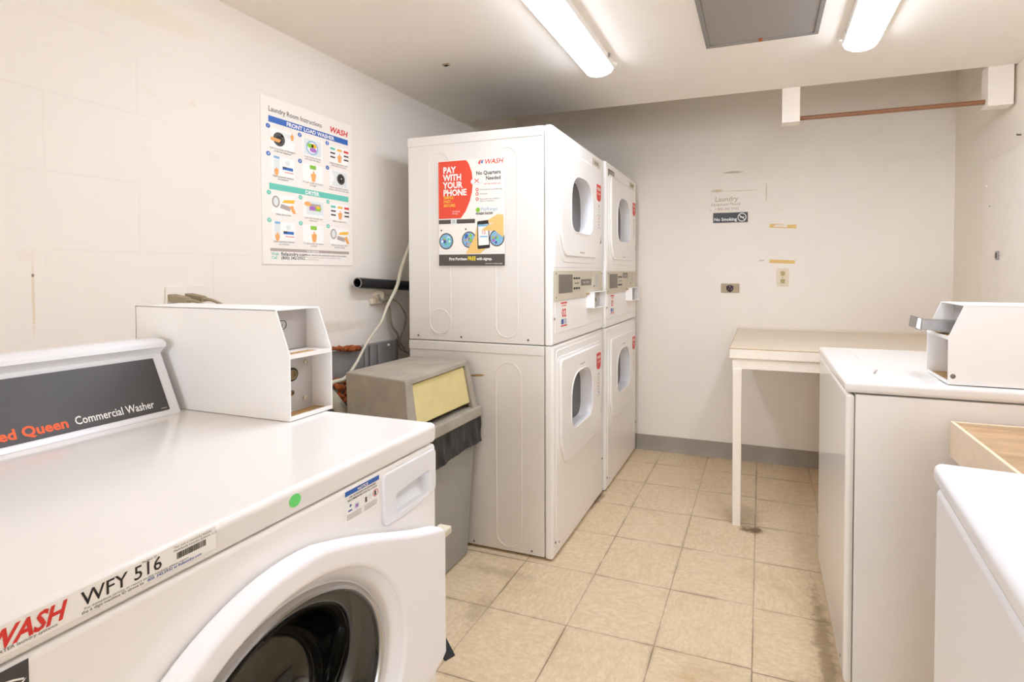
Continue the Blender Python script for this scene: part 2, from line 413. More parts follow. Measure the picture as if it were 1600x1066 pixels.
def solo(mb, name, label, cat, group=None):
    """a thing that is one mesh, its origin at its own lowest middle"""
    xs = [v.co.copy() for v in mb.bm.verts]
    c = Vector(((min(v.x for v in xs) + max(v.x for v in xs)) / 2, (min(v.y for v in xs) + max(v.y for v in xs)) / 2, min(v.z for v in xs)))
    mb.bm.transform(Matrix.Translation(-c)); o = mb.build(name); o.location = c
    return tag(o, label, cat, group)
def struct(mb, name):
    o = mb.build(name, wn=False); o['kind'] = 'structure'; return o

# ---------------- the room ----------------
XL, XR, YB, YN, H, YE, HR = -1.093, 1.673, 1.766, -5.5, 2.1147, 1.049, 2.62
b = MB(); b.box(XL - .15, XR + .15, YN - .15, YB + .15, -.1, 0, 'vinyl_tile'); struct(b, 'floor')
b = MB(); b.box(XL - .15, XL, YN, YB, 0, HR, 'wall_paint_left'); struct(b, 'wall_left')
b = MB(); b.box(XR, XR + .15, YN, YB, 0, HR, 'wall_paint_right'); struct(b, 'wall_right')
b = MB(); b.box(XL - .15, XR + .15, YB, YB + .15, 0, HR, 'wall_paint_back'); wb = struct(b, 'wall_back')
b = MB(); b.box(XL - .15, -.33, YN - .15, YN, 0, HR, 'wall_paint_back'); b.box(1.57, XR + .15, YN - .15, YN, 0, HR, 'wall_paint_back')
b.box(-.33, 1.57, YN - .15, YN, 2.06, HR, 'wall_paint_back'); struct(b, 'wall_front')
b = MB(); b.box(XL, XR, YN, YE, H, H + .12, 'ceiling_paint'); b.box(XL - .15, XR + .15, YN - .15, YB + .15, HR, HR + .1, 'ceiling_paint'); struct(b, 'ceiling')
b = MB(); b.box(-4, 5, YN - 4, YN - .15, -.12, -.02, 'concrete'); struct(b, 'floor_outside')
# vinyl cove base, in two lengths with the lapped joint the photo shows
b = MB(); b.poly([(0, 0), (.012, 0), (.006, .02), (.004, .101), (0, .101)], XL, -.03, 'base_vinyl'); 
b = MB()
def cove(b, x0, x1, off):
    M0 = b.M; b.M = Matrix(((0, 0, 1, 0), (-1, 0, 0, YB), (0, 1, 0, 0), (0, 0, 0, 1)))
    b.poly([(0, 0), (.014 + off, 0), (.008 + off, .012), (.004 + off, .03), (.004 + off, .1), (0, .102)], x0, x1, 'base_vinyl'); b.M = M0
cove(b, XL, .005, 0); cove(b, 0, XR, .003); struct(b, 'baseboard_back')
b = MB()
b.box(XR - .006, XR, YN, YB - .02, 0, .1, 'base_vinyl', .002); struct(b, 'baseboard_right')
b = MB(); b.box(XL, XL + .006, YN, YB - .02, 0, .1, 'base_vinyl', .002); struct(b, 'baseboard_left')

# things stuck or written on the back wall
M = fr(FMY, (0, YB, 0))
b = MB(M)
b.text('Laundry', .335, 1.675, .045, 'pencil', .0008, shear=.1); b.text('Equipment Phone', .312, 1.648, .026, 'pencil', .0008, shear=.15); b.text('1 800 342 5932', .335, 1.618, .024, 'pencil', .0008, shear=.15)
b.build('handwriting', wb, 'faint pencilled notes', wn=False)
t = thing('no_smoking_sign', 'small black plastic sign reading No Smoking on the back wall', 'sign', (.433, YB, 1.535))
b = MB(M); b.poly(round_poly(rect2(.325, .546, 1.535, 1.603), .004), 0, .003, 'print_grey', .001)
b.rect(.3285, .5425, 1.5385, 1.5995, .0034, 'sign_black'); b.build('plate', t)
b = MB(M); b.text('No Smoking', .333, 1.549, .0285, 'print_white', .0038, bold=.02); b.build('lettering', t, wn=False)
b = MB(M); b.poly([circle2(.508, 1.569, .027, 28), circle2(.508, 1.569, .0225, 28)], .0036, .004, 'print_white')
b.poly([(.488, 1.584), (.491, 1.587), (.528, 1.554), (.525, 1.551)], .0036, .004, 'print_white')
b.poly(rect2(.494, .522, 1.567, 1.572), .0035, .0039, 'print_white'); b.build('prohibition_symbol', t, wn=False)
b = MB(M)
b.poly([(.676, 1.498), (.834, 1.488), (.833, 1.5), (.834, 1.514), (.79, 1.512), (.72, 1.522), (.677, 1.52)], 0, .0006, 'tape_yellow')
b.poly([(.70, 1.502), (.78, 1.497), (.782, 1.512), (.712, 1.518)], .0006, .0009, 'table_white')
solo(b, 'tape_strip', 'torn yellowed tape remnant, upper of two on the back wall', 'tape')
b = MB(M); b.poly([(.676, 1.275), (.826, 1.268), (.828, 1.29), (.678, 1.297)], 0, .0007, 'tape_yellow')
solo(b, 'tape_strip', 'yellowed tape strip just above the cream wall outlet, lower of two', 'tape')
t = thing('wall_outlet', 'tan metal dryer outlet with one dark round socket on back wall', 'outlet', (.436, YB, 1.085))
b = MB(M); b.poly(round_poly(rect2(.38, .495, 1.083, 1.142), .004), 0, .006, 'outlet_steel', .0015)
for x in (.386, .489):
    b.lathe([(0, .0075), (.003, .007), (.003, .005)], 'screw', (x, 1.112, 0), 10)
b.build('cover_plate', t)
b = MB(M); b.lathe([(0, .012), (.018, .012), (.022, .009), (.022, .003)], 'outlet_dark', (.436, 1.112, 0), 28)
for a in (90, 210, 330):
    x, y = .436 + .011 * math.cos(math.radians(a)), 1.112 + .011 * math.sin(math.radians(a)); b.box(x - .0015, x + .0015, y - .004, y + .004, .0118, .0124, 'print_grey')
for a in (30, 150, 270): b.box(.436 + .022 * math.cos(math.radians(a)) - .004, .436 + .022 * math.cos(math.radians(a)) + .004, 1.112 + .022 * math.sin(math.radians(a)) - .004, 1.112 + .022 * math.sin(math.radians(a)) + .004, .004, .010, 'outlet_dark', .001)
b.build('socket', t)
t = thing('wall_outlet', 'cream painted duplex outlet with yellowed sockets on back wall', 'outlet', (.757, YB, 1.126))
b = MB(M); b.poly(round_poly(rect2(.722, .792, 1.127, 1.241), .005), 0, .005, 'outlet_paint', .0015); b.build('cover_plate', t)
b = MB(M)
for zc in (1.16, 1.208):
    b.poly(round_poly(rect2(.743, .771, zc - .015, zc + .015), .008), .004, .0068, 'outlet_yellow', .001)
    for dx in (-.006, .006): b.box(.757 + dx - .0012, .757 + dx + .0012, zc - .002, zc + .008, .0066, .0072, 'black')
    b.disc(.757, zc - .008, .0025, .0071, 'black', 10)
b.lathe([(0, .008), (.003, .0075), (.003, .005)], 'screw', (.757, 1.184, 0), 10)
b.build('socket', t)

# ---------------- dropped ceiling fittings ----------------
def fixture(label, x0, x1, y1, extra=None):
    y0 = y1 - 1.22; xc = (x0 + x1) / 2; hw = (x1 - x0) / 2
    t = thing('ceiling_light', label, 'ceiling light', (xc, (y0 + y1) / 2, H), 0, 'fluorescent ceiling fixtures')
    b = MB(); b.box(xc - hw * .8, xc + hw * .8, y0 + .012, y1 - .012, H - .012, H, 'fixture_white', .003)
    for s in (-1, 1): b.box(xc + s * hw - .0015 + s * .002, xc + s * hw + .0015 + s * .002, y0 + .004, y1 - .004, H - .026, H, 'fixture_white', .0008)
    b.build('housing', t)
    Mx = Matrix(((1, 0, 0, xc), (0, 0, -1, 0), (0, 1, 0, H), (0, 0, 0, 1)))   # local xy = world xz, local z = -y
    prof = [(-hw, -.008)] + [(hw * math.cos(a), -.012 - .043 * abs(math.sin(a)) ** .75) for a in [PI + PI * k / 16 for k in range(17)]] + [(hw, -.008)]
    b = MB(Mx); b.poly(prof, -y1 + .006, -y0 - .006, 'lens_glow'); b.build('lens', t)
    cap = [(x * 1.02, y * 1.02) for x, y in prof]
    for e0, e1 in ((-y1, -y1 + .0055), (-y0 - .0055, -y0)):
        b = MB(Mx); b.poly(cap, e0, e1, 'lens_glow' if False else 'fixture_white'); b.build('end_cap', t)
    for s in (-1, 1):
        for yy in (y1 - .09, y0 + .09):
            b = MB(); b.box(xc + s * hw - .004, xc + s * hw + .010, yy - .006, yy + .006, H - .014, H, 'steel', .001); b.build('latch_clip', t)
    return t
fixture('long glowing fluorescent ceiling light above the washers, left of the grey hatch', -.11, .018, .505)
fixture('long glowing fluorescent ceiling light right of the grey hatch', .922, 1.043, .575)
t = thing('ceiling_hatch', 'grey square access hatch in the cream ceiling between two lights', 'hatch', (.618, .27, H))
M = fr(FDN, (0, 0, H))
b = MB(M); b.poly([rect2(.412, .824, -.478, -.066), rect2(.428, .808, -.462, -.082)], 0, .008, 'hatch_frame', .0015); b.build('frame', t)
b = MB(M); b.box(.430, .806, -.460, -.084, 0, .005, 'hatch_grey', .001); b.build('panel', t)
b = MB(M); b.box(.611, .625, -.468, -.452, .005, .012, 'rust', .002); b.build('latch', t, 'rusted latch')
b = MB(M); b.box(-.69, -.66, -.305, -.288, 0, .006, 'plug_tan', .001); b.box(-.682, -.668, -.3, -.293, .006, .009, 'hole_dark')
solo(b, 'ceiling_anchor', 'tiny brown metal anchor on the ceiling above the dryers', 'ceiling anchor')

# closet rod on two white boards under the edge of the dropped ceiling
t = thing('clothes_rod', 'brown clothes rod hanging between white boards below the ceiling', 'clothes rod', (1.2, YE + .03, 1.97))
b = MB(); b.tube([(.76, YE + .035, 1.972), (1.672, YE + .035, 1.972)], .0105, 'rod_brown', 16); b.build('rod', t)
b = MB(); b.box(.719, .801, YE + .0, YE + .07, 1.948, H + .01, 'bracket_white', .002); b.build('hanger_board', t)
b = MB(); b.box(1.566, 1.661, YE + .0, YE + .07, 1.944, H + .01, 'bracket_white', .002); b.build('hanger_board', t)

# ---------------- right wall: electrical panel, hook ----------------
t = thing('electrical_panel', 'white painted electrical panel cover on the right wall', 'electrical panel', (XR, 1.0, .9))
M = fr(FMX, (XR - .0012, 0, 0))
b = MB(M); b.poly(round_poly(rect2(-1.345, -.62, .9, 1.75), .004), 0, .014, 'bracket_white', .003); b.build('cover', t)
b = MB(M); b.poly(round_poly(rect2(-1.16, -.70, .98, 1.58), .004), .014, .019, 'bracket_white', .0015); b.build('door', t)
b = MB(M); b.poly(round_poly(rect2(-1.166, -1.142, 1.272, 1.312), .004), .014, .026, 'steel', .002); b.box(-1.158, -1.15, 1.28, 1.304, .026, .030, 'screw', .001); b.build('latch', t, 'steel latch')
b = MB(M); b.lathe([(0, .02), (.006, .019), (.008, .014)], 'bracket_white', (-1.30, 1.63, 0), 14); b.build('knob', t)
for q in ((-1.26, 1.53), (-1.32, .95)): b = MB(M); b.lathe([(0, .0165), (.003, .016), (.003, .014)], 'screw', (*q, 0), 10); b.build('screw', t)
b = MB()
b.build('screw', t) if False else b.bm.free()
b = MB(); b.tube([(XR, 1.01, 1.80), (XR - .012, 1.01, 1.80), (XR - .016, 1.01, 1.804)], .0035, 'screw', 8); b.lathe([(0, .004), (.01, .003), (.01, 0)], 'screw', (0, 0, 0), 12) if False else None
solo(b, 'wall_hook', 'small dark metal hook on right wall above the electrical panel', 'hook')

# ---------------- left wall ----------------
M = fr(FX, (XL, 0, 0))
def instruction_poster():
    y0, y1, z0, z1 = -.228, .19, 1.243, 1.857; W, Hh = y1 - y0, z1 - z0
    t = thing('poster', 'white laundry instruction poster with blue and teal bars on left wall', 'poster', (XL, (y0 + y1) / 2, z0))
    b = MB(M); b.poly(rect2(y0, y1, z0, z1), 0, .004, 'paper', .0008); b.build('board', t)
    Z = .0044; Z2 = .0048; Z3 = .0052
    U = lambda u: y0 + u * W
    V = lambda v: z1 - v * Hh
    b = MB(M)
    R = lambda u0, u1, v0, v1, m, z=Z: b.rect(U(u0), U(u1), V(v1), V(v0), z, m)
    R(.07, .95, .112, .15, 'print_blue'); R(.07, .95, .512, .55, 'print_teal'); R(.07, .95, .902, .92, 'print_grey')
    b.text('Laundry Room Instructions', U(.07), V(.085), .027, 'print_black', Z, bold=.004, sx=.78)
    b.text('WASH', U(.72), V(.092), .033, 'logo_red', Z, bold=.03, shear=.2, sx=.98)
    b.text('FRONT LOAD WASHER', U(.51), V(.1435), .021, 'print_white', Z2, 'CENTER', .03)
    b.text('DRYER', U(.51), V(.5435), .021, 'print_white', Z2, 'CENTER', .03)
    b.text('FOR SERVICE', U(.51), V(.918), .010, 'print_white', Z2, 'CENTER', .02)
    b.text('fixlaundry.com', U(.175), V(.945), .0185, 'print_black', Z, bold=.015)
    b.text('(800) 342-5932', U(.175), V(.968), .0165, 'print_black', Z, bold=.015)
    b.text('Web', U(.08), V(.944), .015, 'print_teal', Z, bold=.02); b.text('Call', U(.08), V(.967), .015, 'print_teal', Z, bold=.02)
    b.text('Please reference the machine ID number on the machine', U(.43), V(.94), .0088, 'print_black', Z, bold=.01)
    b.text('when you report a problem with this washer or dryer', U(.43), V(.955), .0078, 'print_grey', Z)
    b.text('or ask for a refund.', U(.43), V(.969), .0078, 'print_grey', Z)
    caps = {(0, 0): ('Add one scoop of detergent', 'or fill the dispenser'), (0, 1): ('Load clothes loosely', 'and close the door'), (0, 2): ('Select temperature, cycle', 'and press the button'),
            (1, 0): ('Open payment method', 'on machine'), (1, 1): ('To start, press the button', 'to begin'), (1, 2): ('When cycle ends, remove', 'clothes and leave door open'),
            (2, 0): ('Clean lint screen', ''), (2, 1): ('Load dryer loosely and', 'close door'), (2, 2): ('Select temperature', ''),
            (3, 0): ('Open payment method', 'on machine'), (3, 1): ('To start, press the button', 'to begin'), (3, 2): ('When cycle ends, clean', 'the lint screen')}
    cols = (.07, .385, .695); rows = (.175, .34, .57, .735)
    def ell(cx, cy, rx, ry, m, z): b.flat(circle2(U(cx), V(cy), rx, 20, ry), z, m)
    def hand(cx, cy, s, m='print_skin'):
        pts = [(-.3, -1), (.3, -1), (.55, .1), (.5, .5), (.2, .55), (.1, 1), (-.08, 1), (-.12, .5), (-.5, .4), (-.55, 0)]
        b.flat([(U(cx) + p[0] * s, V(cy) + p[1] * s) for p in pts], Z3, m)
    for r, v in enumerate(rows):
        for c, u in enumerate(cols):
            dot = 'print_blue' if r < 2 else 'print_teal'
            ell(u - .005, v, .0085, .0085, dot, Z2); b.text(str((r % 2) * 3 + c + 1), U(u - .005), V(v) - .0035, .011, 'print_white', Z3, 'CENTER', .02)
            R(u + .02, u + .25, v + .005, v + .118, 'print_white', Z)
            for i, s_ in enumerate(caps[(r, c)]): b.text(s_, U(u + .135), V(v + .13 + i * .015), .0092, 'print_dark', Z2, 'CENTER')
            k = (r, c)
            if k == (0, 0):
                ell(u + .1, v + .065, .024, .026, 'print_dark', Z2); ell(u + .1, v + .068, .014, .014, 'print_black', Z3 - .0001); R(u + .12, u + .23, v + .02, v + .045, 'print_pale', Z2)
                b.flat([(U(u + .02), V(v + .08)), (U(u + .1), V(v + .085)), (U(u + .12), V(v + .065)), (U(u + .02), V(v + .06))], Z3, 'print_skin'); hand(u + .23, v + .03, .014)
            elif k == (0, 1):
                R(u + .04, u + .23, v + .01, v + .11, 'print_pale', Z + .0001); ell(u + .13, v + .062, .028, .028, 'print_lightblue', Z2); ell(u + .13, v + .062, .023, .023, 'print_white', Z2 + .0001)
                ell(u + .11, v + .05, .015, .009, 'print_green', Z3); ell(u + .15, v + .048, .012, .009, 'print_yellow', Z3); ell(u + .14, v + .075, .016, .009, 'print_purple', Z3 + .0001)
            elif k in ((0, 2), (2, 2)):
                for i, mm in enumerate(('print_teal', 'print_yellow', 'logo_red')): R(u + .03 + .085 * i, u + .09 + .085 * i, v + .02, v + .035, mm, Z2)
                for i in range(2):
                    for j in (0, 2): R(u + .03 + .085 * j, u + .09 + .085 * j, v + .052 + .027 * i, v + .062 + .027 * i, 'print_black', Z2)
                hand(u + .145, v + .08, .019)
            elif k in ((1, 0), (3, 0)):
                R(u + .045, u + .10, v + .005, v + .11, 'print_pale', Z2); R(u + .045, u + .10, v + .005, v + .018, 'print_lightblue', Z3 - .0001); hand(u + .07, v + .095, .016)
                R(u + .13, u + .235, v + .06, v + .078, 'print_blue', Z2); R(u + .13, u + .17, v + .06, v + .068, 'print_black', Z3); ell(u + .18, v + .035, .010, .010, 'print_pale', Z2); R(u + .15, u + .24, v + .09, v + .094, 'print_red', Z2)
            elif k in ((1, 1), (3, 1)):
                b.poly(round_poly([(U(u + .10), V(v + .035)), (U(u + .17), V(v + .035)), (U(u + .17), V(v + .01)), (U(u + .10), V(v + .01))], .003), Z2, Z2 + .0002, 'print_green'); hand(u + .14, v + .08, .022)
            elif k == (1, 2):
                R(u + .05, u + .24, v + .01, v + .115, 'print_pale', Z + .0001); ell(u + .16, v + .06, .021, .023, 'print_dark', Z2); ell(u + .16, v + .06, .014, .016, 'print_black', Z3 - .0002); ell(u + .165, v + .056, .003, .003, 'print_white', Z3)
                ell(u + .05, v + .06, .012, .018, 'print_white', Z2)
            elif k in ((2, 0), (3, 2)):
                ell(u + .06, v + .05, .016, .022, 'print_grey', Z2); ell(u + .06, v + .05, .010, .016, 'print_pale', Z3 - .0001)
                b.flat([(U(u + .12), V(v + .052)), (U(u + .24), V(v + .048)), (U(u + .25), V(v + .025)), (U(u + .14), V(v + .035))], Z3, 'print_yellow')
                b.flat([(U(u + .10), V(v + .085)), (U(u + .2), V(v + .1)), (U(u + .2), V(v + .07)), (U(u + .11), V(v + .06))], Z2, 'print_grey')
                b.flat([(U(u + .19), V(v + .07)), (U(u + .23), V(v + .112)), (U(u + .26), V(v + .112)), (U(u + .23), V(v + .06))], Z3, 'print_skin')
            elif k == (2, 1):
                R(u + .06, u + .25, v + .01, v + .1, 'print_pale', Z + .0001); R(u + .09, u + .22, v + .03, v + .075, 'print_grey', Z2 - .0001)
                ell(u + .13, v + .06, .016, .008, 'print_purple', Z3); ell(u + .19, v + .058, .014, .010, 'print_green', Z3 + .0001); ell(u + .19, v + .05, .010, .006, 'print_yellow', Z3 + .0002); ell(u + .07, v + .035, .016, .009, 'print_skin', Z3 + .0003)
    b.build('printing', t, wn=False)
instruction_poster()
t = thing('wall_outlet', 'painted over double outlet with two tan plugs on left wall', 'outlet', (XL, -.482, 1.095))
b = MB(M); b.poly(round_poly(rect2(-.539, -.424, 1.06, 1.17), .004), 0, .006, 'wall_paint_left', .002); b.build('cover_plate', t)
b = MB(M); b.box(-.535, -.486, 1.085, 1.118, .004, .036, 'enamel_bright', .004); b.build('adapter', t, 'white plastic adapter')
for nm, dy, dz in (('left', 0, 0), ('right', .047, .001)):
    pt = thing('plug', '', 'plug', (XL + .02, -.51 + dy, 1.13 + dz)); del pt['category']
    pt['label'] = 'tan power plug with its cord running behind the left washer coin box, ' + ('nearer the camera' if nm == 'left' else 'farther one')
    pt['category'] = 'plug'; pt['group'] = 'power plugs in the left wall outlet'
    y = -.525 + dy; z = 1.135 + dz
    b = MB(); b.hexa([(XL + .006, y - .011, z - .011), (XL + .05, y + .012, z - .016), (XL + .05, y + .028, z - .016), (XL + .006, y + .014, z - .011), (XL + .006, y - .011, z + .012), (XL + .05, y + .012, z + .002), (XL + .05, y + .028, z + .002), (XL + .006, y + .014, z + .012)], 'plug_tan', .003); b.build('plug_body', pt)
    b = MB(); b.tube([(XL + .045, y + .018, z - .006), (XL + .065, y + .04, z - .015), (XL + .08, y + .07, z - .05), (XL + .085, y + .09, z - .16), (XL + .07, y + .1, z - .5), (XL + .06, y + .1, z - 1.12)], lambda q: .0065 - .002 * min(1, q * 6), 'plug_tan', 8, True, 5); b.build('cord', pt)

# black pipe stub, cables, opened-up wall behind the bin
b = MB(); b.tube([(-1.045, .17, 1.168), (-1.045, .95, 1.118)], .0235, 'black_pipe', 24, False); b.tube([(-1.045, .17, 1.168), (-1.045, .95, 1.118)], .0195, 'hole_dark', 24, False)
b.M = Matrix.Translation((-1.045, .17, 1.168)) @ Matrix.Rotation(PI / 2, 4, 'X')
b.lathe([(.0235, 0), (.0235, .001), (.0195, .001), (.0195, 0)], 'galvanised', n=24)
b.M = Matrix.Identity(4); b.box(-1.093, -1.045, .62, .64, 1.1, 1.13, 'black_pipe')
solo(b, 'drain_pipe', 'black plastic pipe stub sloping along left wall toward the dryers', 'pipe')
b = MB(); b.tube([(-.93, .47, 1.46), (-.97, .455, 1.40), (-1.0, .40, 1.24), (-1.0, .365, 1.15), (-1.0, .30, 1.06), (-1.0, .26, .99), (-1.0, .18, .915), (-.99, .10, .83), (-.97, .02, .785), (-.95, -.09, .77), (-.95, -.2, .60), (-.95, -.3, 0.01)],
    lambda q: .007 + .002 * math.sin(q * 9), 'cable_white', 10, True, 6)
solo(b, 'cable', 'thick cream cable drooping from behind the stacked dryers', 'cable')
t = thing('conduit_outlet', 'small round grey junction under the black pipe with two cords', 'electrical box', (XL, .34, 1.09))
b = MB(M); b.lathe([(0, .03), (.018, .03), (.022, .024), (.022, 0)], 'outlet_paint', (.335, 1.105, 0), 24); b.box(.29, .42, 1.066, 1.09, 0, .018, 'outlet_paint', .004); b.build('box', t)
b = MB(); b.tube([(XL + .03, .315, 1.108), (XL + .045, .31, 1.09), (XL + .04, .33, 1.075), (XL + .03, .37, 1.085), (XL + .025, .385, 1.09)], .006, 'cable_grey', 8, True, 5)
b.tube([(XL + .025, .37, 1.10), (XL + .03, .385, 1.04), (XL + .03, .40, .96), (XL + .03, .44, .91), (XL + .03, .46, .84), (XL + .04, .52, .80)], .0055, 'cable_grey', 8, True, 6); b.build('cord', t)
b = MB(); b.tube([(XL + .025, .385, 1.10), (XL + .04, .44, 1.06), (XL + .045, .48, 1.0), (XL + .04, .475, .94), (XL + .03, .455, .88), (XL + .03, .49, .83)], .004, 'cable_grey', 8, True, 6); b.build('cord', t)
t = thing('metal_duct_box', 'open galvanised metal wall box behind the grey trash can', 'utility box', (XL + .03, .17, .2))
b = MB(); b.box(XL + .0012, XL + .03, -.18, .435, .12, .885, 'galvanised', .002)
for y in (.22, .25, .30): b.box(XL + .03, XL + .042, y, y + .018, .12, .88, 'galvanised', .003)
b.box(XL + .03, XL + .036, .425, .437, .12, .89, 'steel', .001)
b.lathe([(0, .036), (.006, .035), (.008, .03)], 'print_white', (0, 0, 0), 10) if False else None
b.build('body', t)
b = MB(M); b.lathe([(0, .037), (.005, .036), (.006, .03)], 'print_white', (.375, .868, 0), 12); b.build('screw', t)
# expanding foam / rusty crust along the top of the box
b = MB(); t0 = bmesh.new()
def crust(b, y0, y1, zf, rad, n=46, m='rust'):
    for i in range(n):
        q = i / (n - 1); t_ = bmesh.new(); bmesh.ops.create_icosphere(t_, subdivisions=2, radius=1)
        r = rad(q) * random.uniform(.75, 1.2)
        for v in t_.verts: v.co = v.co * r * random.uniform(.85, 1.15)
        bmesh.ops.translate(t_, verts=t_.verts[:], vec=(XL + .048 + random.uniform(0, .012), y0 + (y1 - y0) * q, zf(q) + random.uniform(-.004, .004)))
        b._add(t_, m)
crust(b, -.12, .17, lambda q: .892 + .010 * math.sin(q * 5 - .6), lambda q: .008 + .005 * math.sin(q * PI * 1.6) ** 2, 60)
tag(b.build('foam_bead', wn=False), 'rust coloured foam crust along the top of the metal wall box', 'foam')
b = MB()
for i in range(40):
    t_ = bmesh.new(); bmesh.ops.create_icosphere(t_, subdivisions=1, radius=1); r = random.uniform(.008, .018)
    for v in t_.verts: v.co = v.co * r * random.uniform(.6, 1.2)
    bmesh.ops.translate(t_, verts=t_.verts[:], vec=(XL + .055 + random.uniform(0, .03), random.uniform(.035, .12), random.uniform(.68, .77))); b._add(t_, 'rust', smooth=False)
o = tag(b.build('rubble', wn=False), 'reddish brick crumbs and rust in the opened wall beside the trash can', 'rubble'); o['kind'] = 'stuff'
b = MB(); b.tube([(-1.0, -.14, .78), (-.99, -.06, .755), (-.965, .0, .66), (-.955, .05, .60), (-.95, .07, .4), (-.95, .07, .01)], .022, 'cable_white', 14, True, 6)
solo(b, 'drain_hose', 'white drain hose bending down behind the trash can', 'hose')

# ---------------- stacked dryers ----------------
def stadium(xc, hw, z0, z1, n=12):
    return [(xc + hw * math.cos(a), z1 - hw + hw * math.sin(a)) for a in [PI * k / n for k in range(n + 1)]] + [(xc + hw * math.cos(a), z0 + hw + hw * math.sin(a)) for a in [PI + PI * k / n for k in range(n + 1)]]
def dryer_stack(loc, rz, label, flip):
    t = thing('stacked_dryer', label, 'dryer', loc, rz, 'coin operated stacked dryers')
    T = parent_world(t); X = lambda F, o=(0, 0, 0): T @ fr(F, o)
    D, Wd, ZS, ZT = .715, .684, .906, 1.822
    for nm, z0, z1 in (('lower_cabinet', .014, ZS), ('upper_cabinet', ZS + .004, ZT)):
        b = MB(X(FX)); b.poly([rect2(.002, Wd - .002, z0, z1), rect2(.014, Wd - .014, z0 + .012, z1 - .012)], -D, -.042, 'enamel_old', .003); b.M = T
        b.box(-D + .001, -D + .01, .008, Wd - .008, z0 + .006, z1 - .006, 'enamel_old')
        b.box(-D - .001, -.0435, -.001, Wd + .001, z1 - .042, z1, 'enamel_old', .0035)      # folded top rim
        b.M = X(FMY, (0, .0015, 0))
        sh = ((-.548, .055), (-.214, .052)) if nm == 'upper_cabinet' else ((-.208, .06),)
        for xc, hw in sh:
            a, c = (.935, 1.745) if nm == 'upper_cabinet' else (.03, .828)
            P = [(p[0], p[1], 0) for p in stadium(xc, hw, a, c)]; b.tube(P + [P[0]], .0022, 'enamel_old', 8, False)
        if nm == 'upper_cabinet':
            P = [(p[0], p[1], 0) for p in circle2(-.548, .995, .054, 28)]; b.tube(P + [P[0]], .0022, 'enamel_old', 8, False)
            for x in (-.665, -.44, -.115): b.lathe([(0, .003), (.004, .002), (.005, 0)], 'screw', (x, .928, 0), 10)
        else:
            for q in ((-.38, .015 + .012), (-.10, .03)): b.lathe([(0, .003), (.004, .002), (.005, 0)], 'screw', (*q, 0), 10)
            b.poly([(-.41, .762), (-.35, .770), (-.322, .768), (-.335, .762), (-.38, .757)], .0002, .0006, 'worn_edge')
        b.build(nm, t)
    for i in range(4):
        b = MB(T); x, y = (-.06 if i % 2 else -.66), (.06 if i < 2 else Wd - .06); b.M = T @ Matrix.Translation((x, y, 0)); b.lathe([(0, .0), (.02, 0), (.02, .008), (.008, .01), (.008, .016)], 'rubber', n=16); b.build('foot', t)
    winh = lambda wz0, wz1, e: round_poly([(.165 - e, wz0 - e), (.455 + e, wz0 - e), (.455 + e, wz1 + e), (.165 - e, wz1 + e)], [.07, .07, .145, .145], 9)
    WU, WL = (1.395, 1.655), (.505, .762)
    def plate(b, z0, z1, m='enamel'):
        M0 = b.M; b.M = X(FX); b.poly([rect2(0, Wd, z0, z1), winh(*(WU if z0 > .5 else WL), .001)], -.04, 0, m, .011); b.M = M0
    def skin(b, outl, z0, m, bev, hole): b.poly([outl, winh(*hole, .001)], -.001, z0, m, bev)
    # lower front
    b = MB(T); plate(b, .012, ZS); b.M = X(FX)
    skin(b, round_poly([(.03, .04), (.656, .04), (.656, .885), (.03, .885)], .02), .003, 'enamel', .0018, WL)
    for q in ((.02, .075), (.055, .06), (.668, .2)): b.lathe([(0, .004), (.004, .004), (.005, 0)], 'screw', (*q, 0), 10)
    b.build('lower_front_panel', t)
    b = MB(T); plate(b, ZS + .004, ZT); b.M = X(FX)
    b.poly(round_poly([(.02, .955), (.656, .955), (.656, 1.09), (.02, 1.09)], .012), -.001, .002, 'enamel', .0018)
    b.lathe([(0, .004), (.004, .004), (.005, 0)], 'screw', (.012, 1.02, 0), 10)
    skin(b, round_poly([(.015, 1.235), (.662, 1.235), (.662, 1.80), (.015, 1.80)], .02), .002, 'enamel', .0014, WU)
    b.build('upper_front_panel', t)
    def door(z0, z1, wz0, wz1, upper):
        tp = .05
        out = round_poly([(.105, z0 + .028), (.53, z0 + .028), (.60, z0 + .13), (.60, z1), (.05, z1), (.05, z0 + .13)], [.03, .03, .05, .025, .025, .05])
        lip = round_poly([(.10, z0), (.535, z0), (.622, z0 + .12), (.622, z1 + .012), (.035, z1 + .012), (.035, z0 + .12)], [.03, .03, .05, .03, .03, .05])
        win = round_poly([(.165, wz0), (.455, wz0), (.455, wz1), (.165, wz1)], [.07, .07, .145, .145], 9)
        b = MB(X(FX)); b.poly([lip, win], .002, .0065, 'enamel', .002); b.poly([out, win], .006, .018, 'enamel', .005)
        ring = [(p[0], p[1], .017) for p in win]; b.tube(ring + [ring[0]], .004, 'enamel', 8, False)
        d = b.build('door', t)
        # reveal of the round door opening and the dark pane at its bottom
        n = len(win); tb = bmesh.new(); A = [tb.verts.new((p[0], p[1], .016)) for p in win]; cx_, cy_ = .31, (wz0 + wz1) / 2
        B = [tb.verts.new((cx_ + (p[0] - cx_) * .975, cy_ + (p[1] - cy_) * .975, -.045)) for p in win]
        for k in range(n): tb.faces.new((A[k], A[(k + 1) % n], B[(k + 1) % n], B[k]))
        b = MB(X(FX)); b._add(tb, 'door_plastic'); b.build('window_reveal', d)
        b = MB(X(FX)); b.flat([(cx_ + (p[0] - cx_) * .975, cy_ + (p[1] - cy_) * .975) for p in win], -.0445, 'dark_glass'); b.build('window', d)
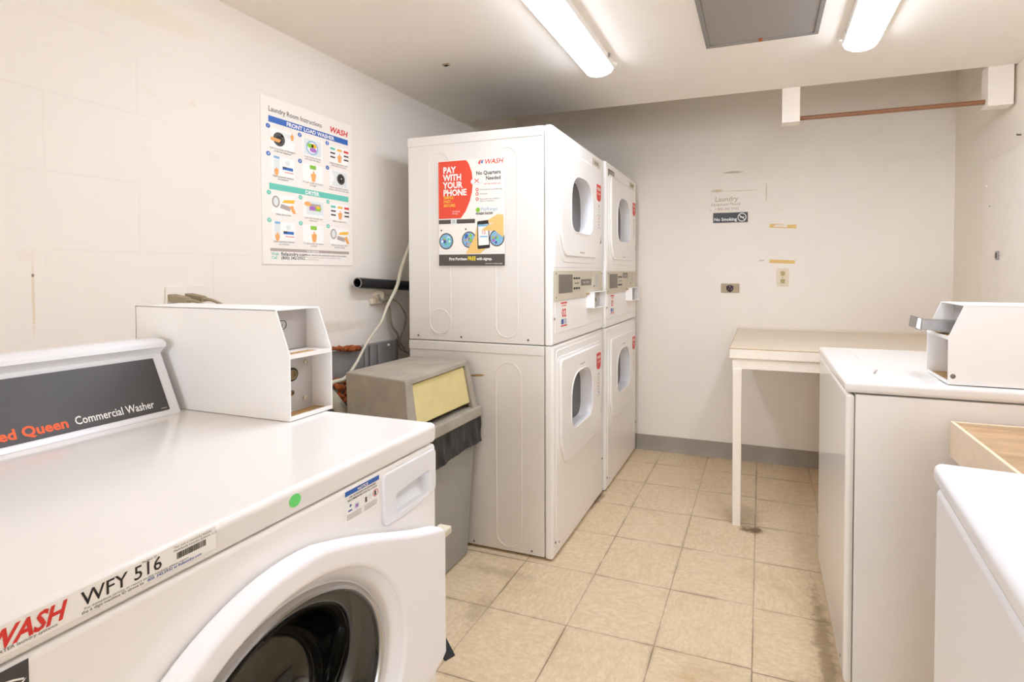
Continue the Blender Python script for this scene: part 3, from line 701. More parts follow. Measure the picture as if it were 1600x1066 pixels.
        b = MB(X(FX)); b.box(.28, .34, z0 + .045 if upper else wz1 + .02, z0 + .051 if upper else wz1 + .026, .0175, .0188, 'print_grey', .0004); b.build('nameplate', d)
        for zz in (z1 - .05, wz0 - .0): b = MB(X(FX)); b.box(.605, .616, zz - .03, zz + .03, .002, .012, 'screw', .002); b.build('hinge', d)
        return d
    d1 = door(1.258, 1.745, 1.395, 1.655, True); d2 = door(.352, .842, .505, .762, False)
    for d, zt in ((d1, 1.665), (d2, .797)):
        b = MB(X(FX)); b.poly(round_poly([(.52, zt - .085), (.59, zt - .085), (.59, zt), (.52, zt)], [.03, .03, .004, .004]), .0182, .0186, 'logo_red')
        b.text('PUSH', .555, zt - .03, .022, 'print_white', .0188, 'CENTER', .03); b.text('TO PAY', .555, zt - .052, .014, 'print_white', .0188, 'CENTER', .02)
        for i in range(4):
            b.disc(.555, zt - .11 - .032 * i, .006, .0185, ('print_dark', 'print_green', 'logo_red', 'print_blue')[i], 12)
            for j in range(2): b.rect(.535, .578, zt - .124 - .032 * i - .005 * j, zt - .122 - .032 * i - .005 * j, .0184, 'print_grey')
        b.build('pay_sticker', d, 'red and white payment sticker', wn=False)
    # control panel strip
    b = MB(X(FX)); b.poly(round_poly(rect2(.008, .648, 1.095, 1.222), .006), .001, .006, 'panel_beige', .0015)
    for q in ((.018, 1.208), (.018, 1.108), (.638, 1.208)): b.lathe([(0, .0085), (.003, .008), (.0035, .006)], 'screw', (*q, 0), 10)
    cp = b.build('control_panel', t)
    b = MB(X(FX)); b.rect(.046, .209, 1.124, 1.205, .0065, 'display_grey'); b.build('display', cp, wn=False)
    for z in (1.187, 1.141):
        for y in (.232, .262, .292): b = MB(X(FX)); b.box(y - .010, y + .010, z - .0045, z + .0045, .006, .009, 'black', .002); b.build('button', cp)
    for y in (.245, .265, .285): b = MB(X(FX)); b.box(y - .007, y + .007, 1.161, 1.167, .006, .0075, 'display_grey', .001); b.build('indicator', cp)
    b = MB(X(FX))
    if flip: b.rect(.325, .44, 1.18, 1.212, .0065, 'display_grey'); b.text('PUSH TO START', .382, 1.192, .009, 'print_white', .007, 'CENTER')
    else: b.rect(.317, .469, 1.151, 1.181, .0065, 'display_grey'); b.text('PUSH TO START', .393, 1.162, .012, 'print_white', .007, 'CENTER')
    b.build('instruction_plate', cp, wn=False)
    b = MB(X(FX)); b.poly([rect2(.488, .575, 1.13, 1.216), rect2(.495, .502, 1.14, 1.205)], .006, .010, 'panel_beige', .001); b.box(.520, .56, 1.14, 1.206, .010, .0115, 'plate_grey', .001); b.box(.495, .502, 1.14, 1.15, .006, .012, 'black', .001); b.build('card_slot', cp)
    # coin vault box sticking out of the front
    b = MB(T); y0, y1, z0, z1, dx = .409, .60, 1.037, 1.118, .045
    b.box(0, dx, y0, y0 + .003, z0, z1, 'sheet_white', .0008); b.box(0, dx, y1 - .003, y1, z0, z1, 'sheet_white', .0008)
    b.box(0, dx, y0, y1, z1 - .003, z1, 'sheet_white', .0008); b.box(0, dx, y0, y1, z0, z0 + .003, 'sheet_white', .0008); b.box(.002, .01, y0 + .003, y1 - .003, z0 + .003, z1 - .003, 'plate_grey')
    b.box(.01, .022, y0 + .08, y0 + .1, z0 + .03, z0 + .05, 'brass_lock', .004)
    b.box(.0, .02, y0 - .012, y0 + .0, z1 - .012, z1 - .004, 'worn_edge', .002)
    b.build('coin_box', t)
    # number decal and rating plates
    b = MB(X(FX)); b.rect(.077, .150, .98, 1.085, .0026, 'print_white'); b.rect(.077, .150, 1.078, 1.085, .003, 'logo_red'); b.rect(.077, .150, .98, .986, .003, 'logo_red')
    b.text('MACHINE', .1135, 1.066, .0115, 'logo_red', .003, 'CENTER', .02)
    b.rect(.082, .145, 1.018, 1.061, .003, 'print_white'); b.text('02' if not flip else '01', .1135, 1.022, .05, 'logo_red', .0034, 'CENTER', .03)
    b.rect(.082, .110, .99, 1.012, .003, 'navy_text')
    for i in range(5): b.rect(.116, .145, .991 + i * .0045, .993 + i * .0045, .003, 'navy_text')
    b.build('number_sticker', t, 'white sticker with red number', wn=False)
    b = MB(X(FX)); b.poly(rect2(.5, .615, 1.758, 1.794), .0022, .0035, 'panel_beige', .0005)
    b.text('DRYER', .558, 1.768, .02, 'print_dark', .0038, 'CENTER', .02)
    if flip:
        b.build('rating_plate', t); b = MB(X(FX))
        b.poly(rect2(.03, .15, 1.745, 1.785), .0022, .0035, 'display_grey', .0005)
        for i in range(3): b.rect(.04, .14, 1.752 + i * .009, 1.756 + i * .009, .0038, 'panel_beige')
    b.build('rating_plate', t)
    return t
dryer_stack((-.190, .3287, 0), 0, 'nearer stack of white coin dryers with the pay by phone poster on its side', False)
dryer_stack((-.178, 1.030, 0), 0, 'farther stack of white coin dryers standing against the back wall', True)

def pay_poster():
    x0, x1, z0, z1 = -.737, -.409, 1.243, 1.704; W, Hh = x1 - x0, z1 - z0
    yf = .3287 + .0015
    M = fr(FMY, (0, yf, 0)); U = lambda u: x0 + u * W; V = lambda v: z1 - v * Hh
    t = thing('poster', 'red and white pay with your phone poster on the side of the nearer dryers', 'poster', ((x0 + x1) / 2, yf, z0))
    b = MB(M); b.poly(rect2(x0, x1, z0, z1), .0045, .007, 'paper', .0005); b.build('board', t)
    A, B_, C_, D_ = .0074, .0078, .0082, .0086
    b = MB(M)
    b.flat([(U(u), V(v)) for u, v in [(0, .005), (0, .55), (.345, .55), (.42, .485), (.485, .39), (.52, .30), (.53, .21), (.515, .12), (.47, .04), (.43, .005)]], A, 'print_red')
    for i, s_ in enumerate(('PAY', 'WITH', 'YOUR', 'PHONE')): b.text(s_, U(.075), V(.117 + .072 * i), .038, 'print_white', B_, bold=.035, sx=.93)
    for i, s_ in enumerate(('SIMPLE.', 'FAST.', 'SECURE.')): b.text(s_, U(.08), V(.363 + .037 * i), .0165, 'print_yellow', B_, bold=.03)
    b.text('Download', U(.215), V(.49), .009, 'print_white', B_); b.text('the app', U(.215), V(.51), .009, 'print_white', B_)
    b.text('WASH', U(.70), V(.055), .030, 'logo_red', A, bold=.01, shear=.25, sx=1.05)
    b.poly([(U(.61), V(.045)), (U(.63), V(.02)), (U(.68), V(.008)), (U(.645), V(.028)), (U(.64), V(.05)), (U(.66), V(.062))], A, A + .0002, 'logo_red'); b.poly([(U(.65), V(.04)), (U(.665), V(.022)), (U(.70), V(.012)), (U(.68), V(.03)), (U(.68), V(.05))], A, A + .0002, 'print_blue')
    b.text('No Quarters', U(.945), V(.152), .0235, 'print_black', A, 'RIGHT', .02, .95); b.text('Needed', U(.945), V(.203), .0235, 'print_black', A, 'RIGHT', .02, .95)
    b.text('Use the mobile app', U(.945), V(.245), .0105, 'logo_red', A, 'RIGHT')
    b.disc(U(.59), V(.212), .030, A + .0002, 'print_pale', 24, .016); b.disc(U(.59), V(.205), .024, B_, 'print_white', 24, .011)
    b.flat([(U(.55), V(.222)), (U(.56), V(.226)), (U(.63), V(.19)), (U(.62), V(.186))], C_, 'logo_red'); b.flat([(U(.55), V(.19)), (U(.56), V(.186)), (U(.63), V(.222)), (U(.62), V(.226))], C_ + .0001, 'logo_red')
    for i, s_ in enumerate(('Download the contactless app', 'Add funds', 'Tap to start your washer or')):
        v = (.296, .336, .384)[i]; b.disc(U(.595), V(v - .007), .0075, A, 'logo_red', 16); b.disc(U(.595), V(v - .007), .004, B_, 'print_white', 12); b.text(s_, U(.635), V(v), .0088, 'print_black', A)
    b.text('dryer on the phone', U(.635), V(.403), .0088, 'print_black', A)
    b.disc(U(.605), V(.478), .0105, A, 'print_green', 18); b.text('PayRange', U(.65), V(.487), .021, 'print_lightblue', A); b.text('WASH NOW', U(.70), V(.524), .0145, 'print_black', A, 'CENTER', .04)
    # machines, phone and hands pictured in the lower half
    b.rect(U(0), U(.56), V(.60), V(.56), A, 'print_dark'); b.rect(U(.19), U(.28), V(.61), V(.55), B_, 'print_pale'); b.text('25', U(.235), V(.592), .018, 'print_dark', C_, 'CENTER')
    def porthole(u, v, k):
        b.disc(U(u), V(v), .036, A, 'print_dark', 28); b.disc(U(u), V(v), .031, B_, 'print_lightblue', 24)
        rr = random.Random(k)
        for j in range(14):
            a, d = rr.uniform(0, 6.28), rr.uniform(0, .021); b.disc(U(u) + d * math.cos(a), V(v) + d * math.sin(a), rr.uniform(.004, .009), B_ + .00002 * (j + 1), rr.choice(['print_purple', 'print_blue', 'print_white', 'print_teal', 'print_grey', 'print_green', 'navy_text']), 9)
    porthole(.115, .765, 1); porthole(.47, .755, 2); porthole(.885, .745, 3)
    for u, v in ((.04, .66), (.42, .655)): b.disc(U(u), V(v), .004, A, 'print_dark', 10)
    b.rect(U(0), U(.98), V(.868), V(.865), A, 'print_pale')
    b.flat([(U(u), V(v)) for u, v in [(.42, .885), (.64, .885), (.72, .84), (.62, .80), (.62, .60), (.585, .64), (.56, .72), (.47, .83)]], C_, 'print_hand')
    b.poly(round_poly([(U(.60), V(.845)), (U(.785), V(.835)), (U(.765), V(.575)), (U(.595), V(.585))], .006), C_, C_ + .0003, 'print_black')
    b.flat([(U(.615), V(.812)), (U(.77), V(.806)), (U(.757), V(.612)), (U(.607), V(.618))], D_, 'print_white'); b.rect(U(.61), U(.755), V(.635), V(.615), D_ + .0001, 'print_lightblue'); b.rect(U(.635), U(.75), V(.735), V(.722), D_ + .0001, 'print_lightblue')
    b.text('10', U(.69), V(.708), .028, 'logo_red', D_ + .0002, 'CENTER', 0, .8)
    b.flat([(U(u), V(v)) for u, v in [(.985, .53), (.90, .525), (.83, .55), (.76, .575), (.765, .60), (.85, .60), (.76, .625), (.68, .655), (.675, .67), (.78, .675), (.86, .675), (.90, .70), (.985, .74)]], D_ + .0003, 'print_hand')
    b.rect(U(0), U(1), V(1), V(.893), A + .0001, 'print_dark')
    b.text('First Purchase', U(.435), V(.948), .0175, 'print_white', B_, 'RIGHT', .025, .9); b.text('FREE', U(.51), V(.949), .023, 'print_free', B_, 'CENTER', .03, .85); b.text('with signup.', U(.585), V(.948), .0175, 'print_white', B_, bold=.025, sx=.9)
    b.text('terms and conditions apply', U(.965), V(.985), .0075, 'print_white', B_, 'RIGHT')
    b.build('printing', t, wn=False)
pay_poster()

# ---------------- trash can ----------------
t = thing('trash_can', 'tall grey trash can with hooded lid, yellow swing flap and black liner', 'trash can', (-.70, .11, 0))
def ringbox(b, bot, top, z0, z1, m, bev): b.hexa([(*p, z0) for p in bot] + [(*p, z1) for p in top], m, bev)
R4 = lambda x0, x1, y0, y1: [(x0, y0), (x1, y0), (x1, y1), (x0, y1)]
b = MB(); ringbox(b, R4(-.83, -.565, -.10, .275), R4(-.865, -.535, -.14, .30), .0, .60, 'bin_grey', .012); b.build('body', t)
# liner bag folded over the rim, crumpled
tb = bmesh.new(); rows = []
per = []
xa, xb_, ya, yb_ = -.873, -.526, -.150, .309
NP = 120
for i in range(NP):
    s = i / NP * 4; k = int(s); q = s - k
    per.append([(xa + (xb_ - xa) * q, ya), (xb_, ya + (yb_ - ya) * q), (xb_ - (xb_ - xa) * q, yb_), (xa, yb_ - (yb_ - ya) * q)][k])
rnd = random.Random(5); ph = [rnd.uniform(0, 6.28) for _ in range(6)]
for j, zz in enumerate((.612, .58, .55, .525, .500, .482, .474)):
    row = []
    for i, (x, y) in enumerate(per):
        cx_, cy_ = (xa + xb_) / 2, (ya + yb_) / 2; a = i / NP * 2 * PI; yn = ya
        wv = .003 * math.sin(9 * a + ph[0] + j * .6) + .003 * math.sin(23 * a + ph[1] - j) + .0025 * math.sin(41 * a + ph[2])
        amp = (.1, .6, .9, 1, 1.1, .8, .5)[j]; k = (wv * amp + (.0, .003, .004, .003, .004, .009, -.001)[j])
        dx = 1 if x > cx_ + .17 else (-1 if x < cx_ - .17 else 0); dy = 1 if y > cy_ + .198 else (-1 if y < cy_ - .198 else 0)
        if yb_ - y < 1e-4: dy = 0
        row.append(tb.verts.new((x + dx * abs(k), y + min(0, dy) * abs(k), zz + .009 * math.sin(3 * a + ph[3]) * (j / 6) + .003 * math.sin(17 * a + ph[4]) * (j / 6))))
    rows.append(row)
for A, B in zip(rows, rows[1:]):
    for i in range(NP): tb.faces.new((A[i], A[(i + 1) % NP], B[(i + 1) % NP], B[i]))
b = MB(); b._add(tb, 'bag_black'); b.build('liner_bag', t, 'black plastic liner folded over rim', wn=False)
lid = MB(); ringbox(lid, R4(-.882, -.512, -.160, .314), R4(-.878, -.516, -.157, .312), .596, .640, 'hood_grey', .007)
# hood: closed at the sides, sloping front with an opening for the flap
near, far = -.082, .292
def hoodpt(s, a, z):   # s: 0 back .. 1 front ; a: 0 near .. 1 far
    q = (z - .64) / (.838 - .64); xb = -.868 + .004 * q; xf = -.528 - (.014 + .031 * a) * q
    y0 = near - .062 * s + .012 * (1 - q) * (1 - s) ; return (xb + (xf - xb) * s, y0 + (far - y0) * a, z)
def wallq(b, s0, s1, a0, a1, z0, z1, th, m, bev=.003):
    pass
v = lambda s, a, z: hoodpt(s, a, z)
lid.hexa([v(0, 0, .636), v(1, 0, .636), v(1, .04, .636), v(0, .04, .636), v(0, 0, .83), v(1, 0, .83), v(1, .04, .83), v(0, .04, .83)], 'hood_grey', .004)
lid.hexa([v(0, .96, .636), v(1, .96, .636), v(1, 1, .636), v(0, 1, .636), v(0, .96, .83), v(1, .96, .83), v(1, 1, .83), v(0, 1, .83)], 'hood_grey', .004)
lid.hexa([v(0, 0, .636), v(.04, 0, .636), v(.04, 1, .636), v(0, 1, .636), v(0, 0, .83), v(.04, 0, .83), v(.04, 1, .83), v(0, 1, .83)], 'hood_grey', .004)
lid.hexa([v(0, 0, .815), v(1, 0, .815), v(1, 1, .815), v(0, 1, .815), v(0, 0, .838), v(1, 0, .838), v(1, 1, .838), v(0, 1, .838)], 'hood_grey', .006)
lid.hexa([v(.93, 0, .636), v(1, 0, .636), v(1, .12, .636), v(.93, .12, .636), v(.93, 0, .83), v(1, 0, .83), v(1, .09, .83), v(.93, .09, .83)], 'hood_grey', .003)
lid.hexa([v(.93, .93, .636), v(1, .93, .636), v(1, 1, .636), v(.93, 1, .636), v(.93, .93, .83), v(1, .93, .83), v(1, 1, .83), v(.93, 1, .83)], 'hood_grey', .003)
lidob = lid.build('hooded_lid', t)
b = MB(); b.hexa([v(.95, .115, .662), v(.965, .115, .662), v(.965, .93, .662), v(.95, .93, .662), v(.95, .095, .812), v(.965, .095, .812), v(.965, .93, .812), v(.95, .93, .812)], 'flap_yellow', .003); b.build('swing_flap', lidob, 'faded yellow swing flap')
b = MB(); b.box(-.86, -.545, -.11, .285, .60, .638, 'hole_dark'); b.build('bin_mouth', lidob)

# ---------------- coin box shared by both washers ----------------
def coin_box(parent, M, Wd, L, Hc, slide, bolt):
    """local: front at x=0 looking towards +x, sheet box from x=-L, y 0..Wd, bottom z 0"""
    g = .0028; zt, zs = Hc, Hc * .60; cx_ = -.036
    prof = [(-L, 0), (0, 0), (0, zs), (cx_, zt), (-L, zt)]
    b = MB(M @ FMY @ Matrix.Translation((0, 0, -g))); b.poly(prof, 0, g, 'sheet_white', .0006)
    b.M = M @ FMY @ Matrix.Translation((0, 0, -Wd)); b.poly(prof, 0, g, 'sheet_white', .0006)
    b.M = M
    b.box(-L, cx_, 0, Wd, zt - g, zt, 'sheet_white', .0008); b.box(-L, -L + g, 0, Wd, 0, zt, 'sheet_white', .0006)
    b.box(-.07, -.001, g, Wd - g, .0005, .004, 'sheet_white'); b.box(-.07, -.001, g, Wd - g, zs - .006, zs - .001, 'sheet_white')
    b.box(-.0035, -.0002, g, Wd - g, .0005, .009, 'sheet_white'); b.box(-.0035, -.0002, g, Wd - g, zs - .009, zs, 'sheet_white')
    if bolt: b.lathe([(0, .003), (.004, .002), (.006, 0)], 'screw', (0, 0, 0), 12) if False else None
    cb = b.build('coin_box', parent)
    b = MB(M); b.box(-.075, -.07, g, Wd - g, zs, zt - g, 'plate_grey', .0005); b.build('upper_plate', cb)
    b = MB(M); b.box(-.06, -.055, g, Wd - g, .004, zs - .006, 'plate_grey', .0005); b.build('lower_plate', cb)
    F = M @ FX
    b = MB(F)
    if not slide:
        P = [(p[0], p[1], -.0692) for p in round_poly(rect2(.018, .052, Hc - .045, Hc - .027), .009)]; b.tube(P + [P[0]], .0006, 'print_black', 5, False); b.text('25¢', .035, Hc - .041, .013, 'print_black', -.0690, 'CENTER')
        b.build('price_mark', cb, wn=False)
    else: b.bm.free()
    for (y, z, r, m_) in ((.05, .083, .011, 'brass_lock'), (.048, .044, .006, 'brass_lock'), (.085, .105, .005, 'panel_beige'), (.082, .026, .005, 'panel_beige')):
        b = MB(F); b.lathe([(0, -.052), (r * .55, -.052), (r * .6, -.050), (r, -.0505), (r, -.056)], m_, (y, z, 0), 20)
        if r > .01: b.lathe([(r, -.052), (r * 1.35, -.0525), (r * 1.35, -.056)], 'black', (y, z, 0), 20)
        b.build('lock', cb)
    b = MB(M); b.poly([(-.02, .0)], 0, 1, 'rust') if False else None
    b.box(-.05, -.006, g + .001, Wd - g - .001, .0041, .0046, 'worn_edge'); b.build('rust_stain', cb)
    b = MB(M); b.box(-.03, -.006, g + .001, Wd - g - .03, zs - .001, zs - .0004, 'worn_edge'); b.build('rust_stain', cb)
    if slide:
        b = MB(M); yc = Wd / 2
        b.box(-.07, .058, yc - .026, yc + .026, .148, .153, 'steel', .0012); b.box(-.07, .058, yc - .026, yc - .021, .135, .176, 'steel', .0012) if False else None
        b.hexa([(-.07, yc - .028, .130), (.05, yc - .026, .143), (.05, yc + .026, .143), (-.07, yc + .028, .130), (-.07, yc - .028, .168), (.05, yc - .026, .170), (.05, yc + .026, .170), (-.07, yc + .028, .168)], 'steel', .002)
        b.hexa([(.05, yc - .036, .138), (.066, yc - .034, .146), (.066, yc + .034, .146), (.05, yc + .036, .138), (.046, yc - .036, .176), (.060, yc - .034, .180), (.060, yc + .034, .180), (.046, yc + .036, .176)], 'steel', .003)
        b.build('coin_slide', cb, 'steel coin slide pushed forward')
    return cb

# ---------------- front loading washer, left ----------------
YW0, YW1, ZW = -1.401, -.715, .910
t = thing('front_load_washer', 'white front loading coin washer with round glass door, numbered 516', 'washing machine', (-.35, (YW0 + YW1) / 2, 0))
b = MB()
b.box(-.70, -.02, YW1 - .012, YW1, .03, .868, 'enamel', .004); b.box(-.70, -.02, YW0, YW0 + .012, .03, .868, 'enamel', .004)
b.box(-.70, -.69, YW0, YW1, .03, .868, 'enamel', .003); b.box(-.70, -.02, YW0, YW1, .03, .05, 'enamel', .003); b.box(-.70, -.02, YW0, YW1, .85, .868, 'enamel', .003)
b.build('cabinet', t)
DC = (-1.06, .585)
b = MB(fr(FX, (0, 0, 0)))
b.poly([round_poly(rect2(YW0, YW1, .03, .8675), .01), circle2(*DC, .215, 48), rect2(-.838, -.740, .777, .824)], -.022, 0, 'enamel', .006); fp = b.build('front_panel', t)
b = MB(); b.box(-.70, .003, YW0 - .002, YW1 + .002, .8695, ZW, 'enamel_top', .011, 5); b.build('worktop', t)
for i in range(4):
    b = MB(Matrix.Translation((-.06 if i % 2 else -.64, YW0 + .06 if i < 2 else YW1 - .06, 0))); b.lathe([(0, .0), (.022, 0), (.022, .01), (.009, .014), (.009, .032)], 'rubber', n=16); b.build('foot', t)
# detergent drawer
b = MB(FX); out = round_poly([(-.868, .768), (-.79, .7655), (-.722, .776), (-.722, .861), (-.868, .861)], [.012, .06, .012, .012, .012])
hol = round_poly([(-.836, .778), (-.742, .779), (-.742, .823), (-.836, .815)], [.006, .014, .008, .006])
b.poly([out, hol], -.001, .006, 'enamel_bright', .0025); dr = b.build('detergent_drawer', t)
b = MB(FX); tb = bmesh.new(); n = len(hol); A = [tb.verts.new((*p, .004)) for p in hol]; B = [tb.verts.new((-.79 + (p[0] + .79) * .95, .798 + (p[1] - .798) * (.9) - .002, -.030 if p[1] > .8 else -.008)) for p in hol]
for k in range(n): tb.faces.new((A[k], A[(k + 1) % n], B[(k + 1) % n], B[k]))
tb.faces.new(B); b._add(tb, 'enamel_bright'); b.build('finger_recess', dr, wn=False)
b = MB(FX); b.poly([out, [(-.795 + (p[0] + .795) * .985, .8155 + (p[1] - .8155) * .975) for p in out]], -.0005, .0012, 'worn_edge'); b.build('drawer_gap', dr) if False else b.bm.free()
# door
dcx, dcz = DC
left = [(dcx + .238 * math.cos(a), dcz + .238 * math.sin(a)) for a in [math.radians(80) + math.radians(200) * k / 40 for k in range(41)]]
topc = spline([(-1.0187, .8194, 0), (-.96, .800, 0), (-.90, .776, 0), (-.84, .750, 0), (-.79, .730, 0), (-.75, .716, 0)], 5)
tp = [(p[0], p[1]) for p in topc]
outl = [(-.738, .706)] + tp[::-1] + left[1:-1] + [(p[0], 2 * dcz - p[1]) for p in topc] + [(-.738, .464)]
b = MB(FX); b.poly([outl, circle2(dcx, dcz, .199, 64)], .004, .042, 'door_plastic', .009); dk = b.build('door', t)
b = MB(fr(FX, (0, dcx, dcz))); b.lathe([(.203, .038), (.197, .032), (.188, .018), (.178, .012), (.172, .014)], 'door_plastic', n=72); b.build('inner_ring', dk)
b = MB(fr(FX, (0, dcx, dcz))); b.lathe([(.176, .014), (.172, .022), (.168, .023), (.164, .019), (.163, .010)], 'chrome_ring', n=72); b.build('glass_trim', dk, 'grey metal trim ring')
b = MB(fr(FX, (0, dcx, dcz)))
og = [(.168, .018), (.150, .014), (.128, -.012), (.118, -.05), (.108, -.078), (.085, -.092), (.045, -.098), (0, -.1)]
ig = [(0, -.094), (.045, -.092), (.083, -.086), (.103, -.073), (.113, -.048), (.123, -.010), (.146, .018), (.168, .022)]
b.lathe(og, 'glass', n=72)
bmesh.ops.reverse_faces(b.bm, faces=b.bm.faces[:]); b.build('glass_bowl', dk, 'clear glass bowl')
b = MB(); b.box(.004, .034, YW1 - .020, YW1 + .006, .684, .700, 'cable_white', .004); b.build('hinge_cap', dk)
b = MB(fr(FX, (0, dcx, dcz))); b.lathe([(.235, -.022), (.222, -.03), (.205, -.045), (.21, -.062), (.20, -.075), (.225, -.09), (.25, -.095)], 'gasket', n=64); b.build('door_seal', t, 'grey rubber seal')
b = MB(fr(FX, (0, dcx, dcz))); b.lathe([(.225, -.088), (.262, -.10), (.268, -.14), (.268, -.46), (.25, -.5), (.1, -.49), (0, -.485)], 'drum_steel', n=64)
for k in range(3):
    a = 2 * PI * k / 3 + .5; b.M = fr(FX, (0, dcx, dcz)) @ Matrix.Rotation(a, 4, 'Z'); b.hexa([(.262, -.04, -.46), (.262, .04, -.46), (.262, .03, -.14), (.262, -.03, -.14), (.205, -.012, -.44), (.205, .012, -.44), (.215, .01, -.18), (.215, -.01, -.18)], 'drum_steel', .006)
b.build('drum', t, 'stainless steel drum')
# console
prof = [(-.567, ZW + .0005), (-.628, 1.036), (-.620, 1.044), (-.609, 1.052), (-.609, 1.060), (-.618, 1.067), (-.640, 1.070), (-.69, 1.066), (-.70, 1.05), (-.70, ZW + .0005)]
b = MB(FMY); b.poly(prof, .825, 1.401, 'enamel_bright', .005); cs = b.build('console', t)
p0, p1 = Vector((-.567, 0, ZW)), Vector((-.628, 0, 1.036)); vdir = (p1 - p0).normalized(); nrm = Vector((vdir.z, 0, -vdir.x))
MC = Matrix(((0, vdir.x, nrm.x, p0.x), (1, 0, 0, 0), (0, vdir.z, nrm.z, p0.z), (0, 0, 0, 1)))
b = MB(MC); b.poly(round_poly(rect2(-1.385, -.846, .012, .130), .002), .0, .0018, 'console_dark', .0004); pn = b.build('nameplate', cs, 'dark grey console nameplate')
b = MB(MC); b.text('Speed Queen', -1.0065, .0215, .0255, 'orange_text', .0022, 'RIGHT', .03, .86); b.text('Commercial Washer', -.9975, .0225, .0225, 'print_white', .0022, bold=.01, sx=.66); b.rect(-.861, -.851, .017, .0178, .0022, 'print_white'); b.build('lettering', pn, wn=False)
# stickers on the front
MF = fr(FX, (.003, 0, 0))
b = MB(MF); b.rect(-1.39, -1.147, .8805, .9075, .0006, 'print_white')
b.text('WASH', -1.3365, .8875, .0235, 'logo_red', .001, bold=.03, shear=.3, sx=.76); b.text('SMARTER laundry systems', -1.335, .8835, .0042, 'print_dark', .001)
b.text('WFY 516', -1.272, .8895, .0205, 'print_black', .001, bold=.005, sx=.86); b.text('Machine ID', -1.222, .9040, .0030, 'print_dark', .001)
b.text('For immediate service or report on this machine, please report', -1.270, .8853, .0036, 'print_dark', .001); b.text('the 6 digit machine ID above to', -1.272, .8818, .0040, 'print_dark', .001, bold=.01); b.text('800. 342.5932 at fixlaundry.com', -1.2175, .8818, .0042, 'navy_text', .001, bold=.02)
b.text('This unit is owned by WASH', -1.192, .9035, .0034, 'print_dark', .001); b.text('Multifamily Laundry Systems, LLC', -1.192, .8998, .0034, 'print_dark', .001)
rb = random.Random(3); y = -1.189
while y < -1.158:
    wd = rb.choice([.0004, .0007, .001]); b.rect(y, y + wd, .8905, .8978, .001, 'print_black'); y += wd + rb.choice([.0004, .0006])
b.build('machine_number_sticker', t, 'white number sticker with red logo', wn=False)
b = MB(FX); b.rect(-.948, -.874, .8125, .8635, .0004, 'print_white'); b.rect(-.948, -.874, .8555, .8635, .0008, 'print_blue'); b.rect(-.921, -.901, .8562, .8628, .0010, 'navy_text'); b.text('NOTICE', -.911, .8569, .0062, 'print_white', .0012, 'CENTER', .03)
b.text('USE DETERGENT IN DISPENSER', -.911, .8505, .0042, 'print_black', .0008, 'CENTER', .015); b.text('RECOMMENDED FOR ALL LOADS', -.911, .8455, .0042, 'print_black', .0008, 'CENTER', .015)
b.disc(-.937, .838, .0022, .0008, 'navy_text', 10); b.rect(-.942, -.934, .829, .8315, .0008, 'navy_text'); b.disc(-.924, .833, .0062, .0007, 'print_pale', 14); b.rect(-.927, -.921, .830, .8355, .0009, 'print_purple')
b.rect(-.906, -.902, .829, .838, .0008, 'print_dark'); b.disc(-.894, .836, .005, .0007, 'print_pale', 14); b.poly([circle2(-.882, .836, .0062, 20), circle2(-.882, .836, .0052, 20)], .0006, .0008, 'logo_red'); b.rect(-.885, -.881, .832, .840, .0008, 'print_dark')
for i in range(4):
    b.rect(-.945, -.915, .8235 - i * .0025, .8245 - i * .0025, .0008, 'print_grey'); b.rect(-.908, -.879, .8235 - i * .0025, .8245 - i * .0025, .0008, 'print_grey')
b.build('notice_sticker', t, 'blue and white notice sticker', wn=False)
b = MB(MF); b.poly(circle2(-1.039, .8915, .0092, 28), .0002, .0006, 'sticker_green'); b.build('dot_sticker', t, 'round green sticker', wn=False)
b = MB(FX); b.rect(-1.375, -1.3075, .80, .8655, .0004, 'console_dark')
arc = [(-1.34 + .045 * math.cos(a), .825 + .032 * math.sin(a)) for a in [math.radians(10 + 160 * k / 16) for k in range(17)]]
b.tube([(p[0], p[1], .0006) for p in arc if p[0] < -1.3075], .0009, 'print_white', 6)
b.flat([(-1.33, .842), (-1.326, .8475), (-1.322, .843), (-1.309, .8495), (-1.318, .838), (-1.312, .828), (-1.323, .833), (-1.333, .826), (-1.331, .836), (-1.341, .84)], .001, 'print_white')
b.build('logo_sticker', t, 'dark sticker with white star emblem', wn=False)
cbl = thing('coin_vault', 'open fronted white coin box on the left washer, shelf inside', 'coin box', (-.276, -.81, ZW + .001))
coin_box(cbl, Matrix.Translation((-.276, -.81, ZW + .001)), .105, .465, .226, False, False)

